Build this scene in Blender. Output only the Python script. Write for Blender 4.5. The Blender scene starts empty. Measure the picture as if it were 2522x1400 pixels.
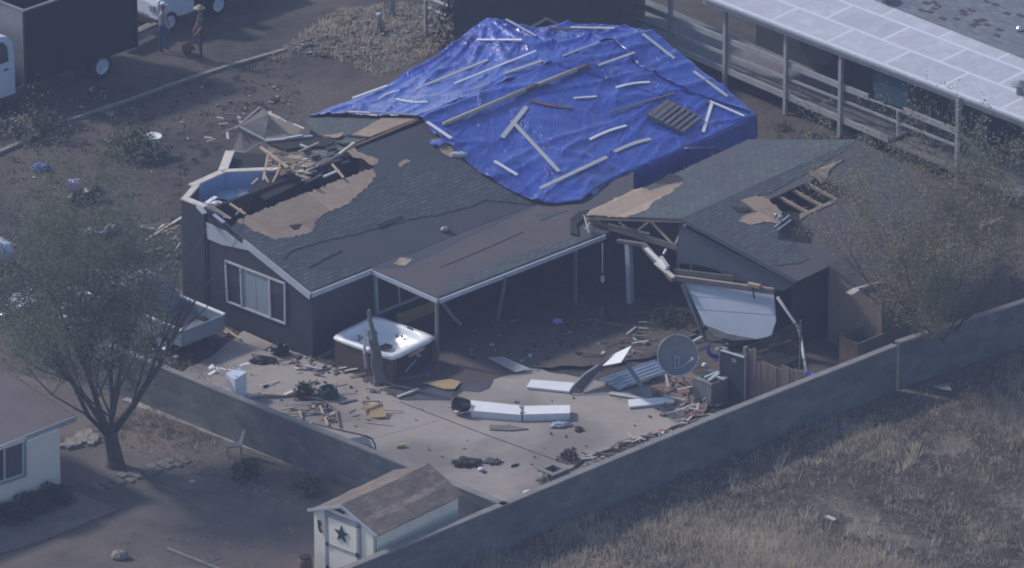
import bpy, bmesh, math, random
from mathutils import Vector, Matrix, noise
from mathutils.bvhtree import BVHTree

R = math.radians
HAZE = 0.0006
SC = bpy.context.scene
COL = SC.collection
random.seed(7)

# ------------------------------------------------------------------ camera, sky, sun, exposure
EL = R(23.3); DIST = 220.0; FPX = 80.0 * DIST
CAMPOS = Vector((0, -DIST * math.cos(EL), DIST * math.sin(EL)))
cam = bpy.data.cameras.new('camera'); camo = bpy.data.objects.new('camera', cam); COL.objects.link(camo)
camo.location = CAMPOS; camo.rotation_euler = (R(90) - EL, 0, 0)
cam.sensor_width = 36; cam.lens = 36 * FPX / 2522; cam.clip_start = 1; cam.clip_end = 2000
SC.camera = camo

SUN_DIR = Vector((-0.82, 0.42, 0.77)).normalized()
sun_el = math.asin(SUN_DIR.z); sun_az = math.atan2(SUN_DIR.x, SUN_DIR.y)
w = bpy.data.worlds.new('World'); SC.world = w; w.use_nodes = True
nt = w.node_tree; bg = nt.nodes['Background']
sk = nt.nodes.new('ShaderNodeTexSky'); sk.sky_type = 'NISHITA'; sk.sun_disc = False
sk.sun_elevation = sun_el; sk.sun_rotation = sun_az
nt.links.new(sk.outputs[0], bg.inputs[0]); bg.inputs[1].default_value = 0.14
sl = bpy.data.lights.new('sun', 'SUN'); sl.energy = 2.95; sl.angle = R(6); sl.color = (1, 0.94, 0.865)
so = bpy.data.objects.new('sun', sl); COL.objects.link(so)
so.rotation_euler = SUN_DIR.to_track_quat('Z', 'Y').to_euler(); so.location = (0, 0, 60)
SC.view_settings.view_transform = 'Standard'; SC.view_settings.look = 'None'
SC.view_settings.exposure = 0.06; SC.cycles.filter_width = 1.9; SC.view_settings.gamma = 1

# ------------------------------------------------------------------ helpers
Z = Vector((0, 0, 1)); A = Vector((1, 1, 0)).normalized(); B = Vector((1, -1, 0)).normalized()
FW = Vector((0, math.cos(EL), -math.sin(EL))); UP = Vector((0, math.sin(EL), math.cos(EL))); RT = Vector((1, 0, 0))

def ray(u, v):
    return (FW + RT * ((u - 1261) / FPX) - UP * ((v - 700) / FPX))
def P(u, v, z=0.0):
    d = ray(u, v); return CAMPOS + d * ((z - CAMPOS.z) / d.z)
class Plane:
    def __init__(s, a, b, c):
        s.o = a; s.n = (b - a).cross(c - a).normalized()
        if s.n.z < 0: s.n = -s.n
    def at(s, u, v, lift=0.0):
        d = ray(u, v); t = (s.o - CAMPOS).dot(s.n) / d.dot(s.n)
        return CAMPOS + d * t + s.n * lift
    def z(s, x, y):
        return s.o.z - ((x - s.o.x) * s.n.x + (y - s.o.y) * s.n.y) / s.n.z

class MB:
    def __init__(s): s.v = []; s.f = []; s.m = []; s.mats = []
    def mi(s, m):
        if m is None: return 0
        if m not in s.mats: s.mats.append(m)
        return s.mats.index(m)
    def add(s, vs, fs, m=None):
        o = len(s.v); s.v += [Vector(x) for x in vs]; k = s.mi(m)
        for f in fs: s.f.append([i + o for i in f]); s.m.append(k)
    def poly(s, pts, m=None): s.add(pts, [list(range(len(pts)))], m)
    def prism(s, pts, d, m=None):
        n = len(pts); d = Vector(d)
        s.add(list(pts) + [p + d for p in pts],
              [list(range(n)), list(range(2 * n - 1, n - 1, -1))] +
              [[i, i + n, (i + 1) % n + n, (i + 1) % n] for i in range(n)], m)
    def box(s, c, x, y, z, m=None):
        c = Vector(c)
        vs = [c + x * i + y * j + z * k for i in (-1, 1) for j in (-1, 1) for k in (-1, 1)]
        s.add(vs, [[0, 1, 3, 2], [4, 6, 7, 5], [0, 4, 5, 1], [2, 3, 7, 6], [0, 2, 6, 4], [1, 5, 7, 3]], m)
    def beam(s, p, q, w, h, m=None, up=Z):
        d = (q - p); L = d.length
        if L < 1e-6: return
        d = d / L; x = d.cross(up)
        if x.length < 1e-3: x = d.cross(A)
        x.normalize(); y = x.cross(d).normalized()
        s.box((p + q) / 2, d * L / 2, x * w / 2, y * h / 2, m)
    def tube(s, pts, r, m=None, n=8, cap=True):
        rs = r if isinstance(r, (list, tuple)) else [r] * len(pts)
        vs = []; N = len(pts); prev = None
        for i in range(N):
            d = (pts[min(i + 1, N - 1)] - pts[max(i - 1, 0)])
            d = d.normalized() if d.length > 1e-9 else Z.copy()
            if prev is None:
                x = d.cross(Vector((0.31, 0.17, 0.93))); x = x.normalized() if x.length > 1e-3 else d.orthogonal().normalized()
            else:
                x = prev - d * prev.dot(d); x = x.normalized() if x.length > 1e-4 else d.orthogonal().normalized()
            prev = x; y = d.cross(x)
            for k in range(n):
                a = 2 * math.pi * k / n
                vs.append(pts[i] + (x * math.cos(a) + y * math.sin(a)) * rs[i])
        fs = [[i * n + k, i * n + (k + 1) % n, (i + 1) * n + (k + 1) % n, (i + 1) * n + k] for i in range(N - 1) for k in range(n)]
        if cap: fs += [list(range(n - 1, -1, -1)), list(range((N - 1) * n, N * n))]
        s.add(vs, fs, m)
    def lathe(s, c, prof, m=None, n=20, ax=Z, sx=1.0, cap=True):
        ax = ax.normalized(); x = ax.orthogonal().normalized(); y = ax.cross(x); N = len(prof)
        vs = [c + ax * z + (x * math.cos(2 * math.pi * k / n) * sx + y * math.sin(2 * math.pi * k / n)) * r for r, z in prof for k in range(n)]
        fs = [[i * n + k, i * n + (k + 1) % n, (i + 1) * n + (k + 1) % n, (i + 1) * n + k] for i in range(N - 1) for k in range(n)]
        if cap: fs += [list(range(n - 1, -1, -1)), list(range((N - 1) * n, N * n))]
        s.add(vs, fs, m)
    def blob(s, c, rx, ry, rz, m=None, amp=0.25, fr=2.0, n=14, seed=0, rot=0):
        vs = []; fs = []; k = n
        for i in range(n + 1):
            th = math.pi * i / n
            for j in range(2 * n):
                ph = math.pi * j / n
                d = Vector((math.sin(th) * math.cos(ph), math.sin(th) * math.sin(ph), math.cos(th)))
                f = 1 + amp * noise.noise(d * fr + Vector((seed, seed * .7, 3)))
                q = Vector((d.x * rx * f, d.y * ry * f, d.z * rz * f)); q.rotate(Matrix.Rotation(rot, 3, 'Z'))
                vs.append(Vector(c) + q)
        for i in range(n):
            for j in range(2 * n):
                fs.append([i * 2 * n + j, (i + 1) * 2 * n + j, (i + 1) * 2 * n + (j + 1) % (2 * n), i * 2 * n + (j + 1) % (2 * n)])
        s.add(vs, fs, m)
    def build(s, name, mat=None, parent=None, smooth=False):
        me = bpy.data.meshes.new(name)
        if parent is None:
            xs = [p.x for p in s.v]; ys = [p.y for p in s.v]; zs = [p.z for p in s.v]
            L = Vector(((min(xs) + max(xs)) / 2, (min(ys) + max(ys)) / 2, min(zs)))
        else:
            L = wloc(parent)
        me.from_pydata([tuple(p - L) for p in s.v], [], s.f)
        mats = s.mats if s.mats else [mat]
        for mm in mats: me.materials.append(mm)
        for i, p in enumerate(me.polygons):
            p.material_index = s.m[i] if s.mats else 0; p.use_smooth = smooth
        uv = me.uv_layers.new(name='UVMap').data
        for p in me.polygons:
            n = p.normal; t = Z.cross(n)
            t = A.copy() if t.length < 0.05 else t.normalized()
            b = n.cross(t)
            for li in p.loop_indices:
                co = Vector(me.vertices[me.loops[li].vertex_index].co) + L
                uv[li].uv = (co.dot(t), co.dot(b))
        o = bpy.data.objects.new(name, me); COL.objects.link(o)
        if parent is not None: o.parent = parent
        else: o.location = L
        return o
def wloc(o):
    L = Vector((0, 0, 0))
    while o is not None: L += o.location; o = o.parent
    return L
def tag(o, label=None, cat=None, group=None, kind=None):
    if label: o['label'] = label
    if cat: o['category'] = cat
    if group: o['group'] = group
    if kind: o['kind'] = kind
    return o
def T(name, label, cat, loc, group=None):
    o = bpy.data.objects.new(name, None); COL.objects.link(o); o.location = loc; o.empty_display_size = .2
    return tag(o, label, cat, group)
def ragged(pts, step=13, amp=4, seed=0, closed=True):
    rn = random.Random(seed); out = []; n = len(pts)
    for i in range(n if closed else n - 1):
        p = pts[i]; q = pts[(i + 1) % n]; L = math.hypot(q[0] - p[0], q[1] - p[1]); k = max(1, int(L / step))
        for j in range(k):
            t = j / k; a = 0 if j == 0 else amp
            out.append((p[0] + (q[0] - p[0]) * t + rn.uniform(-a, a), p[1] + (q[1] - p[1]) * t + rn.uniform(-a, a) * .6))
    return out
def sheet(mb, px, plane, lift=0.0, th=0.02, m=None):
    pts = [plane.at(u, v, lift) for u, v in px]; mb.prism(pts, plane.n * -th, m)

# ------------------------------------------------------------------ materials
def mat(name, c1, c2=None, scale=4.0, rough=0.85, bump=0.0, bscale=None, metal=0.0, spec=0.3, c3=None, s3=0.6, coord='Object', detail=6, stretch=None):
    m = bpy.data.materials.new(name); m.use_nodes = True; t = m.node_tree; n = t.nodes; l = t.links
    b = n['Principled BSDF']; b.inputs['Roughness'].default_value = rough; b.inputs['Metallic'].default_value = metal
    b.inputs['Specular IOR Level'].default_value = spec
    c2 = c2 or tuple(x * 0.72 for x in c1)
    tc = n.new('ShaderNodeTexCoord'); src = tc.outputs[coord]
    if stretch:
        mp = n.new('ShaderNodeMapping'); mp.inputs['Scale'].default_value = stretch; l.new(src, mp.inputs[0]); src = mp.outputs[0]
    nz = n.new('ShaderNodeTexNoise'); nz.inputs['Scale'].default_value = scale; nz.inputs['Detail'].default_value = detail; nz.inputs['Roughness'].default_value = .65
    l.new(src, nz.inputs[0])
    rp = n.new('ShaderNodeValToRGB'); rp.color_ramp.elements[0].position = .32; rp.color_ramp.elements[1].position = .68
    rp.color_ramp.elements[0].color = (*c2, 1); rp.color_ramp.elements[1].color = (*c1, 1)
    l.new(nz.outputs[0], rp.inputs[0]); out = rp.outputs[0]
    if c3:
        n3 = n.new('ShaderNodeTexNoise'); n3.inputs['Scale'].default_value = s3; n3.inputs['Detail'].default_value = 5; l.new(tc.outputs[coord], n3.inputs[0])
        r3 = n.new('ShaderNodeValToRGB'); r3.color_ramp.elements[0].position = .45; r3.color_ramp.elements[1].position = .62
        l.new(n3.outputs[0], r3.inputs[0])
        mx = n.new('ShaderNodeMix'); mx.data_type = 'RGBA'; l.new(r3.outputs[0], mx.inputs[0]); l.new(out, mx.inputs[6]); mx.inputs[7].default_value = (*c3, 1)
        out = mx.outputs[2]
    l.new(out, b.inputs['Base Color'])
    if bump:
        nb = n.new('ShaderNodeTexNoise'); nb.inputs['Scale'].default_value = bscale or scale * 3; nb.inputs['Detail'].default_value = 5; l.new(src, nb.inputs[0])
        bp = n.new('ShaderNodeBump'); bp.inputs['Strength'].default_value = bump; bp.inputs['Distance'].default_value = .05
        l.new(nb.outputs[0], bp.inputs['Height']); l.new(bp.outputs[0], b.inputs['Normal'])
    m['out'] = 1
    return m
def brickmat(name, c1, c2, mortar, bw, bh, ms, rough=.9, offset=.5, bump=.3, c3=None, s3=.5, nscale=1.5, var=(.64, .67, .71)):
    m = mat(name, c1, c2, nscale, rough, 0, c3=c3, s3=s3); t = m.node_tree; n = t.nodes; l = t.links; b = n['Principled BSDF']
    prev = b.inputs['Base Color'].links[0].from_socket
    tc = n.new('ShaderNodeTexCoord'); br = n.new('ShaderNodeTexBrick'); l.new(tc.outputs['UV'], br.inputs[0])
    br.inputs['Scale'].default_value = 1; br.inputs['Brick Width'].default_value = bw; br.inputs['Row Height'].default_value = bh
    br.inputs['Mortar Size'].default_value = ms; br.inputs['Mortar Smooth'].default_value = .3; br.offset = offset
    br.inputs['Color1'].default_value = (1, 1, 1, 1); br.inputs['Color2'].default_value = (*var, 1); br.inputs['Mortar'].default_value = (1, 1, 1, 1)
    mu = n.new('ShaderNodeMix'); mu.data_type = 'RGBA'; mu.blend_type = 'MULTIPLY'; mu.inputs[0].default_value = 1
    l.new(prev, mu.inputs[6]); l.new(br.outputs[0], mu.inputs[7])
    mx = n.new('ShaderNodeMix'); mx.data_type = 'RGBA'; l.new(br.outputs[1], mx.inputs[0]); l.new(mu.outputs[2], mx.inputs[6]); mx.inputs[7].default_value = (*mortar, 1)
    l.new(mx.outputs[2], b.inputs['Base Color'])
    bp = n.new('ShaderNodeBump'); bp.inputs['Strength'].default_value = bump; bp.inputs['Distance'].default_value = .02; bp.invert = True
    l.new(br.outputs[1], bp.inputs['Height']); l.new(bp.outputs[0], b.inputs['Normal'])
    return m

M = {}
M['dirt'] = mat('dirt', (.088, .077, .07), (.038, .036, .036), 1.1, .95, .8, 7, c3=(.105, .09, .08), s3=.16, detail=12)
M['yard'] = mat('yard_dirt', (.135, .118, .108), (.08, .075, .073), .9, .95, .6, 6, c3=(.15, .122, .108), s3=.22, detail=12)
M['field'] = mat('field_dirt', (.22, .185, .15), (.085, .076, .068), 2.6, .95, .9, 6, c3=(.13, .115, .095), s3=.5, detail=14)
M['reddirt'] = mat('red_dirt', (.26, .175, .14), (.17, .12, .10), 2, .95, .6, 8, detail=10)
M['concrete'] = mat('concrete', (.365, .32, .29), (.29, .258, .24), .7, .9, .15, 12, c3=(.215, .188, .172), s3=.33, detail=12)
M['concrete_d'] = mat('old_concrete', (.2, .18, .165), (.13, .12, .115), 1.2, .9, .2, 10, detail=10)
M['block'] = brickmat('block_wall', (.18, .192, .202), (.125, .138, .15), (.11, .12, .13), .4, .2, .011, c3=(.115, .125, .135), s3=.7, bump=.25, nscale=1.2)
M['cap'] = mat('wall_cap', (.26, .25, .245), (.17, .165, .17), 2, .9, .3, 12, detail=10)
M['siding'] = mat('dark_siding', (.042, .049, .064), (.033, .039, .052), .8, .6, .08, 10)
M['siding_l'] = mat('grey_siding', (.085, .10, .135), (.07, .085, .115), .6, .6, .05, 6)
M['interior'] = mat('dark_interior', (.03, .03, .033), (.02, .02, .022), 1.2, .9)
M['fascia'] = mat('fascia_paint', (.45, .48, .56), (.36, .39, .47), 2, .6)
M['white'] = mat('white_paint', (.8, .8, .82), (.7, .71, .74), 2.5, .5, detail=8)
M['offwhite'] = mat('offwhite_paint', (.5, .51, .53), (.4, .42, .45), 3, .6)
M['shingle'] = brickmat('shingle_roof', (.115, .135, .14), (.085, .103, .11), (.05, .06, .07), .34, .15, .02, c3=(.09, .10, .115), s3=.8, bump=.8)
M['felt'] = mat('roof_felt', (.07, .078, .098), (.058, .066, .085), .9, .9, .1, 6, c3=(.075, .076, .09), s3=.5)
M['felt_b'] = mat('brown_felt', (.11, .098, .105), (.088, .08, .09), .7, .9, .1, 5, c3=(.082, .08, .092), s3=.4)
M['osb'] = brickmat('osb_board', (.44, .335, .25), (.29, .225, .175), (.2, .155, .13), 2.44, 1.22, .012, c3=(.35, .255, .19), s3=1.6, bump=.1, nscale=5)
M['osb_y'] = mat('plywood_yellow', (.42, .30, .16), (.33, .23, .12), 3, .8)
M['timber'] = mat('raw_timber', (.52, .40, .29), (.37, .28, .21), 3, .8, detail=8)
M['pipe'] = mat('tan_grey_pole', (.46, .43, .38), (.33, .3, .27), 3, .7)
M['plate'] = mat('wall_plate', (.66, .60, .54), (.5, .45, .4), 3, .8, detail=8)
M['brownwood'] = mat('brown_timber', (.21, .135, .10), (.14, .09, .07), 3, .85)
M['greywood'] = mat('weathered_wood', (.2, .185, .18), (.12, .11, .11), 2, .9, .3, 12, stretch=(1, 1, .15))
M['fencewood'] = mat('fence_wood', (.28, .215, .17), (.16, .125, .105), 3, .9, .2, 10, stretch=(6, 6, .4))
M['blueroom'] = mat('blue_wall', (.26, .38, .66), (.22, .33, .58), 1, .7)
M['paleblue'] = mat('pale_blue_board', (.42, .52, .68), (.34, .44, .6), 1.4, .6)
M['greyshed'] = mat('shed_paint', (.82, .78, .70), (.72, .69, .63), 1.5, .6)
M['shedtrim'] = mat('shed_trim', (.3, .32, .36), (.24, .26, .3), 2, .6)
M['shedroof'] = brickmat('shed_shingles', (.25, .195, .16), (.19, .15, .13), (.15, .125, .11), .5, .16, .012, c3=(.29, .225, .185), s3=1.6, bump=.3)
M['houseroof'] = mat('brown_roof', (.175, .145, .155), (.145, .122, .135), 1.4, .85, .2, 10)
M['housewall'] = mat('pale_stucco', (.68, .66, .62), (.6, .585, .56), .6, .8, .15, 14)
M['porchroof'] = brickmat('coated_roof', (.54, .55, .61), (.40, .415, .48), (.58, .60, .68), 2.6, 1.25, .07, c3=(.44, .445, .49), s3=1.3, bump=.1, rough=.5, nscale=3.2, var=(.9, .91, .93))
M['greyroof'] = brickmat('grey_shingles', (.20, .215, .25), (.17, .185, .22), (.14, .15, .18), .32, .15, .012, bump=.3)
M['tabs'] = mat('bare_roof_patch', (.07, .07, .072), None, 3, .9)
M['rail'] = mat('rail_paint', (.40, .40, .42), (.3, .3, .32), 2, .7)
M['deck'] = mat('deck_boards', (.19, .185, .195), (.13, .13, .14), 2, .8)
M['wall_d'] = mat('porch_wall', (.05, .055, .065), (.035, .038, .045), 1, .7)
M['glass'] = mat('window_glass', (.05, .06, .08), (.035, .045, .06), .8, .12, spec=.6)
M['curtain'] = mat('curtain_cloth', (.3, .34, .4), (.2, .235, .29), 4, .8, stretch=(5, 5, .2))
M['black'] = mat('black_plastic', (.012, .012, .014), None, 4, .35, spec=.5)
M['dark'] = mat('dark_scrap', (.035, .033, .033), (.02, .02, .02), 5, .8)
M['rubber'] = mat('rubber', (.02, .02, .022), None, 4, .8)
M['metal'] = mat('galvanised_metal', (.62, .66, .72), (.48, .52, .58), 3, .3, metal=.85, spec=.5)
M['chrome'] = mat('bright_metal', (.85, .87, .9), None, 3, .1, metal=1)
M['steel'] = mat('grey_steel', (.25, .265, .285), (.19, .2, .22), 2, .5, metal=.3)
M['truck'] = mat('truck_box_paint', (.012, .016, .02), (.009, .012, .016), 1.5, .7, spec=.15)
M['truckin'] = mat('truck_box_inside', (.075, .065, .06), None, 2, .9)
M['silver'] = mat('silver_car_paint', (.24, .30, .37), (.2, .25, .32), 1.2, .35, metal=.25, spec=.5)
M['vwhite'] = mat('white_car_paint', (.62, .68, .8), (.56, .62, .74), 1.2, .25, spec=.5)
M['jeans'] = mat('blue_jeans', (.06, .10, .22), None, 8, .9)
M['shirt'] = mat('white_shirt', (.38, .4, .45), None, 8, .9)
M['green_shirt'] = mat('dark_green_shirt', (.045, .06, .055), None, 8, .9)
M['pants'] = mat('dark_trousers', (.06, .058, .06), None, 8, .9)
M['skin'] = mat('skin', (.34, .21, .15), None, 8, .6)
M['tan'] = mat('straw_hat', (.38, .32, .25), None, 8, .9)
M['hair'] = mat('hair', (.05, .035, .025), None, 8, .8)
M['tubshell'] = mat('tub_shell', (.86, .87, .90), (.78, .8, .84), 2.5, .25, spec=.5)
M['tubside'] = mat('tub_cabinet', (.10, .072, .06), (.075, .055, .048), 2, .7, stretch=(1, 1, 5))
M['brick'] = mat('paver', (.19, .175, .165), (.12, .115, .11), 4, .9)
M['green'] = mat('green_hose', (.015, .06, .045), None, 4, .5)
M['bluehose'] = mat('blue_hose', (.03, .06, .35), None, 4, .4)
M['bluecloth'] = mat('blue_cloth', (.13, .22, .62), (.08, .14, .45), 4, .8)
M['bluesheet'] = mat('teal_sheet', (.03, .075, .12), None, 1, .8)
M['purple'] = mat('lilac_card', (.45, .36, .75), None, 4, .7)
M['bag'] = mat('pale_bag', (.45, .5, .6), (.3, .34, .42), 5, .6)
M['red'] = mat('red_wrapper', (.5, .12, .12), None, 4, .6)
M['yellow'] = mat('yellow_can', (.6, .6, .2), None, 4, .3)
M['leaf1'] = mat('leaf_olive', (.17, .19, .125), (.12, .14, .095), 1.5, .7)
M['leaf2'] = mat('leaf_straw', (.40, .355, .23), (.29, .26, .17), 1.5, .7)
M['leafg'] = mat('leaf_grey_green', (.19, .22, .165), (.13, .16, .12), 1.5, .7)
M['bark'] = mat('bark', (.095, .088, .085), (.055, .05, .05), 4, .95, .5, 20)
M['twig'] = mat('pale_twig', (.24, .21, .17), (.15, .135, .115), 4, .95)
M['shrub'] = mat('shrub_leaf', (.07, .075, .05), (.04, .045, .033), 2, .8)
M['hedge'] = mat('dark_shrub_leaf', (.022, .04, .036), (.014, .026, .026), 2, .8)
M['straw'] = mat('dry_grass_blade', (.62, .54, .44), (.40, .345, .28), .6, .9)
M['straw2'] = mat('dry_weed_blade', (.28, .245, .19), (.15, .135, .11), .8, .9)
M['stone'] = mat('pale_stone', (.3, .275, .25), (.2, .185, .175), 5, .9)
M['specks'] = mat('pale_scraps', (.55, .54, .52), (.3, .28, .26), 9, .8)

def tarp_material():
    m = bpy.data.materials.new('tarp_plastic'); m.use_nodes = True; t = m.node_tree; n = t.nodes; l = t.links; b = n['Principled BSDF']
    tc = n.new('ShaderNodeTexCoord')
    nz = n.new('ShaderNodeTexNoise'); nz.inputs['Scale'].default_value = .8; nz.inputs['Detail'].default_value = 6; l.new(tc.outputs['Object'], nz.inputs[0])
    rp = n.new('ShaderNodeValToRGB'); rp.color_ramp.elements[0].color = (.022, .054, .34, 1); rp.color_ramp.elements[1].color = (.036, .08, .44, 1)
    rp.color_ramp.elements[0].position = .35; rp.color_ramp.elements[1].position = .65
    l.new(nz.outputs[0], rp.inputs[0])
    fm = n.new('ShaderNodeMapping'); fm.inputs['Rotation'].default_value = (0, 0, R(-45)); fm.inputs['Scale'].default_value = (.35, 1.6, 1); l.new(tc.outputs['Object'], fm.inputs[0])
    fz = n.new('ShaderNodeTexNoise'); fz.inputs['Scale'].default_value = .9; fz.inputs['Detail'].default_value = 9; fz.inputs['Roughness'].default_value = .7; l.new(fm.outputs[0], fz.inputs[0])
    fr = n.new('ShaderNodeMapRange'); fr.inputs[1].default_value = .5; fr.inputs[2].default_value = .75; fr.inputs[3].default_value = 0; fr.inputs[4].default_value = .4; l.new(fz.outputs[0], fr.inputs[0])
    fx = n.new('ShaderNodeMix'); fx.data_type = 'RGBA'; l.new(fr.outputs[0], fx.inputs[0]); l.new(rp.outputs[0], fx.inputs[6]); fx.inputs[7].default_value = (.17, .22, .58, 1)  # pale streaks in the colour stand in for sky sheen on the plastic
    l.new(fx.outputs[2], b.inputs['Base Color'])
    b.inputs['Roughness'].default_value = .3; b.inputs['Specular IOR Level'].default_value = .6
    b.inputs['Coat Weight'].default_value = .5; b.inputs['Coat Roughness'].default_value = .14
    hs = []
    mp = n.new('ShaderNodeMapping'); mp.inputs['Rotation'].default_value = (0, 0, R(35)); mp.inputs['Scale'].default_value = (1, .35, 1); l.new(tc.outputs['Object'], mp.inputs[0])
    for sc, dist, src in ((1.5, 1.2, mp.outputs[0]), (7.0, 1.2, tc.outputs['Object'])):
        nn = n.new('ShaderNodeTexNoise'); nn.inputs['Scale'].default_value = sc; nn.inputs['Detail'].default_value = 2; nn.inputs['Distortion'].default_value = dist
        l.new(src, nn.inputs[0])
        ab = n.new('ShaderNodeMath'); ab.operation = 'SUBTRACT'; ab.inputs[1].default_value = .5; l.new(nn.outputs[0], ab.inputs[0])
        ab2 = n.new('ShaderNodeMath'); ab2.operation = 'ABSOLUTE'; l.new(ab.outputs[0], ab2.inputs[0]); hs.append(ab2)
    mk = n.new('ShaderNodeTexNoise'); mk.inputs['Scale'].default_value = .9; mk.inputs['Detail'].default_value = 2; l.new(tc.outputs['Object'], mk.inputs[0])
    mr = n.new('ShaderNodeMapRange'); mr.inputs[1].default_value = .5; mr.inputs[2].default_value = .66; mr.inputs[3].default_value = .1; mr.inputs[4].default_value = 1.1; l.new(mk.outputs[0], mr.inputs[0])
    ad = n.new('ShaderNodeMath'); ad.operation = 'MULTIPLY_ADD'
    l.new(hs[1].outputs[0], ad.inputs[0]); l.new(mr.outputs[0], ad.inputs[1]); l.new(hs[0].outputs[0], ad.inputs[2])
    bp = n.new('ShaderNodeBump'); bp.inputs['Strength'].default_value = .6; bp.inputs['Distance'].default_value = .24; bp.invert = True
    l.new(ad.outputs[0], bp.inputs['Height']); l.new(bp.outputs[0], b.inputs['Normal'])
    return m
def leafy(m, k=.45):
    t = m.node_tree; n = t.nodes; l = t.links; b = n['Principled BSDF']; src = b.inputs['Base Color'].links[0].from_socket
    tr = n.new('ShaderNodeBsdfTranslucent'); l.new(src, tr.inputs[0]); mx = n.new('ShaderNodeMixShader'); mx.inputs[0].default_value = k
    l.new(b.outputs[0], mx.inputs[1]); l.new(tr.outputs[0], mx.inputs[2]); l.new(mx.outputs[0], n['Material Output'].inputs[0])
for k_ in ('leaf1', 'leafg', 'leaf2', 'straw', 'straw2', 'shrub'): leafy(M[k_], .6 if k_ == 'leaf2' else .45)
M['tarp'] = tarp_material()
M['doorp'] = mat('door_paint', (.47, .52, .62), (.40, .45, .55), 1.2, .55)
# ------------------------------------------------------------------ setting: ground, field, patio, yard
def flat(name, px, z, m, kind='structure', th=None):
    mb = MB(); pts = [P(u, v, z) for u, v in px]
    if th: mb.prism(pts, (0, 0, -th), m)
    else:
        mb.poly(pts, m)
    return tag(mb.build(name), kind=kind)
def bumpy(name, x0, x1, y0, y1, nx, ny, m, amp, fr, z=0.0):
    mb = MB(); vs = []; fs = []
    for j in range(ny + 1):
        for i in range(nx + 1):
            x = x0 + (x1 - x0) * i / nx; y = y0 + (y1 - y0) * j / ny
            vs.append((x, y, z + amp * (noise.fractal(Vector((x * fr, y * fr, 1.3)), 1, 2, 3) - .9)))
    for j in range(ny):
        for i in range(nx):
            a = j * (nx + 1) + i; fs.append([a, a + 1, a + nx + 2, a + nx + 1])
    mb.add(vs, fs, m); return tag(mb.build(name, smooth=True), kind='structure')
gm = MB(); gm.poly([Vector((-110, -110, -.06)), Vector((110, -110, -.06)), Vector((110, 110, -.06)), Vector((-110, 110, -.06))], M['dirt'])
tag(gm.build('ground'), kind='structure')
bumpy('dirt_ground', -24, 24, -12, 34, 190, 180, M['dirt'], .035, 1.1, 0.0)

WZ = 1.5
WALL = [(380, 1597), (860, 1400), (1240, 1245), (1800, 1013), (2210, 851), (2262, 836), (2522, 744), (2800, 650)]
def flatpoly(name, pts, z, m):
    mb = MB(); mb.poly([Vector((p.x, p.y, z)) for p in pts], m); return tag(mb.build(name), kind='structure')
wl = [P(u, v, WZ) for u, v in WALL]
# field outside the long wall
fp = [Vector((p.x, p.y, 0)) for p in wl]
flatpoly('field', fp + [Vector((40, 4, 0)), Vector((40, -40, 0)), Vector((-30, -40, 0))], .01, M['field'])
# neighbour's yard, lower left
side_top = [(250, 845), (560, 972), (900, 1108), (1240, 1245)]
sw = [P(u, v, WZ) for u, v in side_top]
ya = [Vector((p.x, p.y, 0)) for p in sw]
flatpoly('yard', [ya[0] + Vector((-30, 12, 0))] + ya + [fp[1], fp[0], Vector((-40, -40, 0))], .012, M['yard'])
# patio slab with a broken edge near the long wall
G = lambda u, v, z=0.0: P(u, v, z)
patio_px = [(520, 880), (560, 845), (600, 822), (770, 884), (830, 850), (1080, 900), (1300, 905), (1480, 940), (1620, 950), (1720, 960), (1735, 1005), (1690, 1035), (1640, 1060), (1560, 1085), (1480, 1112), (1430, 1135), (1390, 1165), (1330, 1205), (1285, 1250), (1240, 1345), (560, 1085), (300, 985)]
mb = MB(); mb.prism([P(u, v, .07) for u, v in ragged(patio_px, 18, 3, 3)], (0, 0, -.1), M['concrete'])
patio = tag(mb.build('patio'), kind='structure')
def onflat(px, z, w, m, name, h=.004):
    mb = MB()
    for i in range(len(px) - 1):
        mb.beam(P(*px[i], z), P(*px[i + 1], z), w, h, m)
    return mb.build(name)
j = onflat([(985, 990), (1180, 1065), (1400, 1145)], .072, .035, M['dark'], 'patio_joint'); tag(j, kind='structure')
j = onflat([(900, 1085), (1085, 1035)], .072, .015, M['steel'], 'patio_joint'); tag(j, kind='structure')
# dark soil in front of the porch
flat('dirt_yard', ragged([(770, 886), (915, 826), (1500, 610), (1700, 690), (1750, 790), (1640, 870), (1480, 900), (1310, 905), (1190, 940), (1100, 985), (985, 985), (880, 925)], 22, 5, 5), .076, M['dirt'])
flat('flower_bed', ragged([(1180, 1290), (1330, 1215), (1440, 1140), (1700, 1045), (1790, 1005), (1900, 1010), (1300, 1290)], 20, 4, 9), .03, M['reddirt'])
flat('dirt_patch', ragged([(1600, 930), (1700, 915), (1750, 960), (1740, 1010), (1690, 1030), (1610, 990)], 14, 6, 2), .085, M['reddirt'])
flat('concrete_pad', [(0, 1362), (0, 1262), (150, 1198), (291, 1254), (105, 1330)], .08, M['concrete_d'], th=.1)
flat('concrete_pad', [(590, 822), (600, 815), (675, 848), (650, 862), (600, 845)], .1, M['concrete'], th=.1)
flat('concrete_pad', [(300, 1400), (413, 1350), (560, 1405), (500, 1440)], .05, M['yard'], th=.06)

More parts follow.
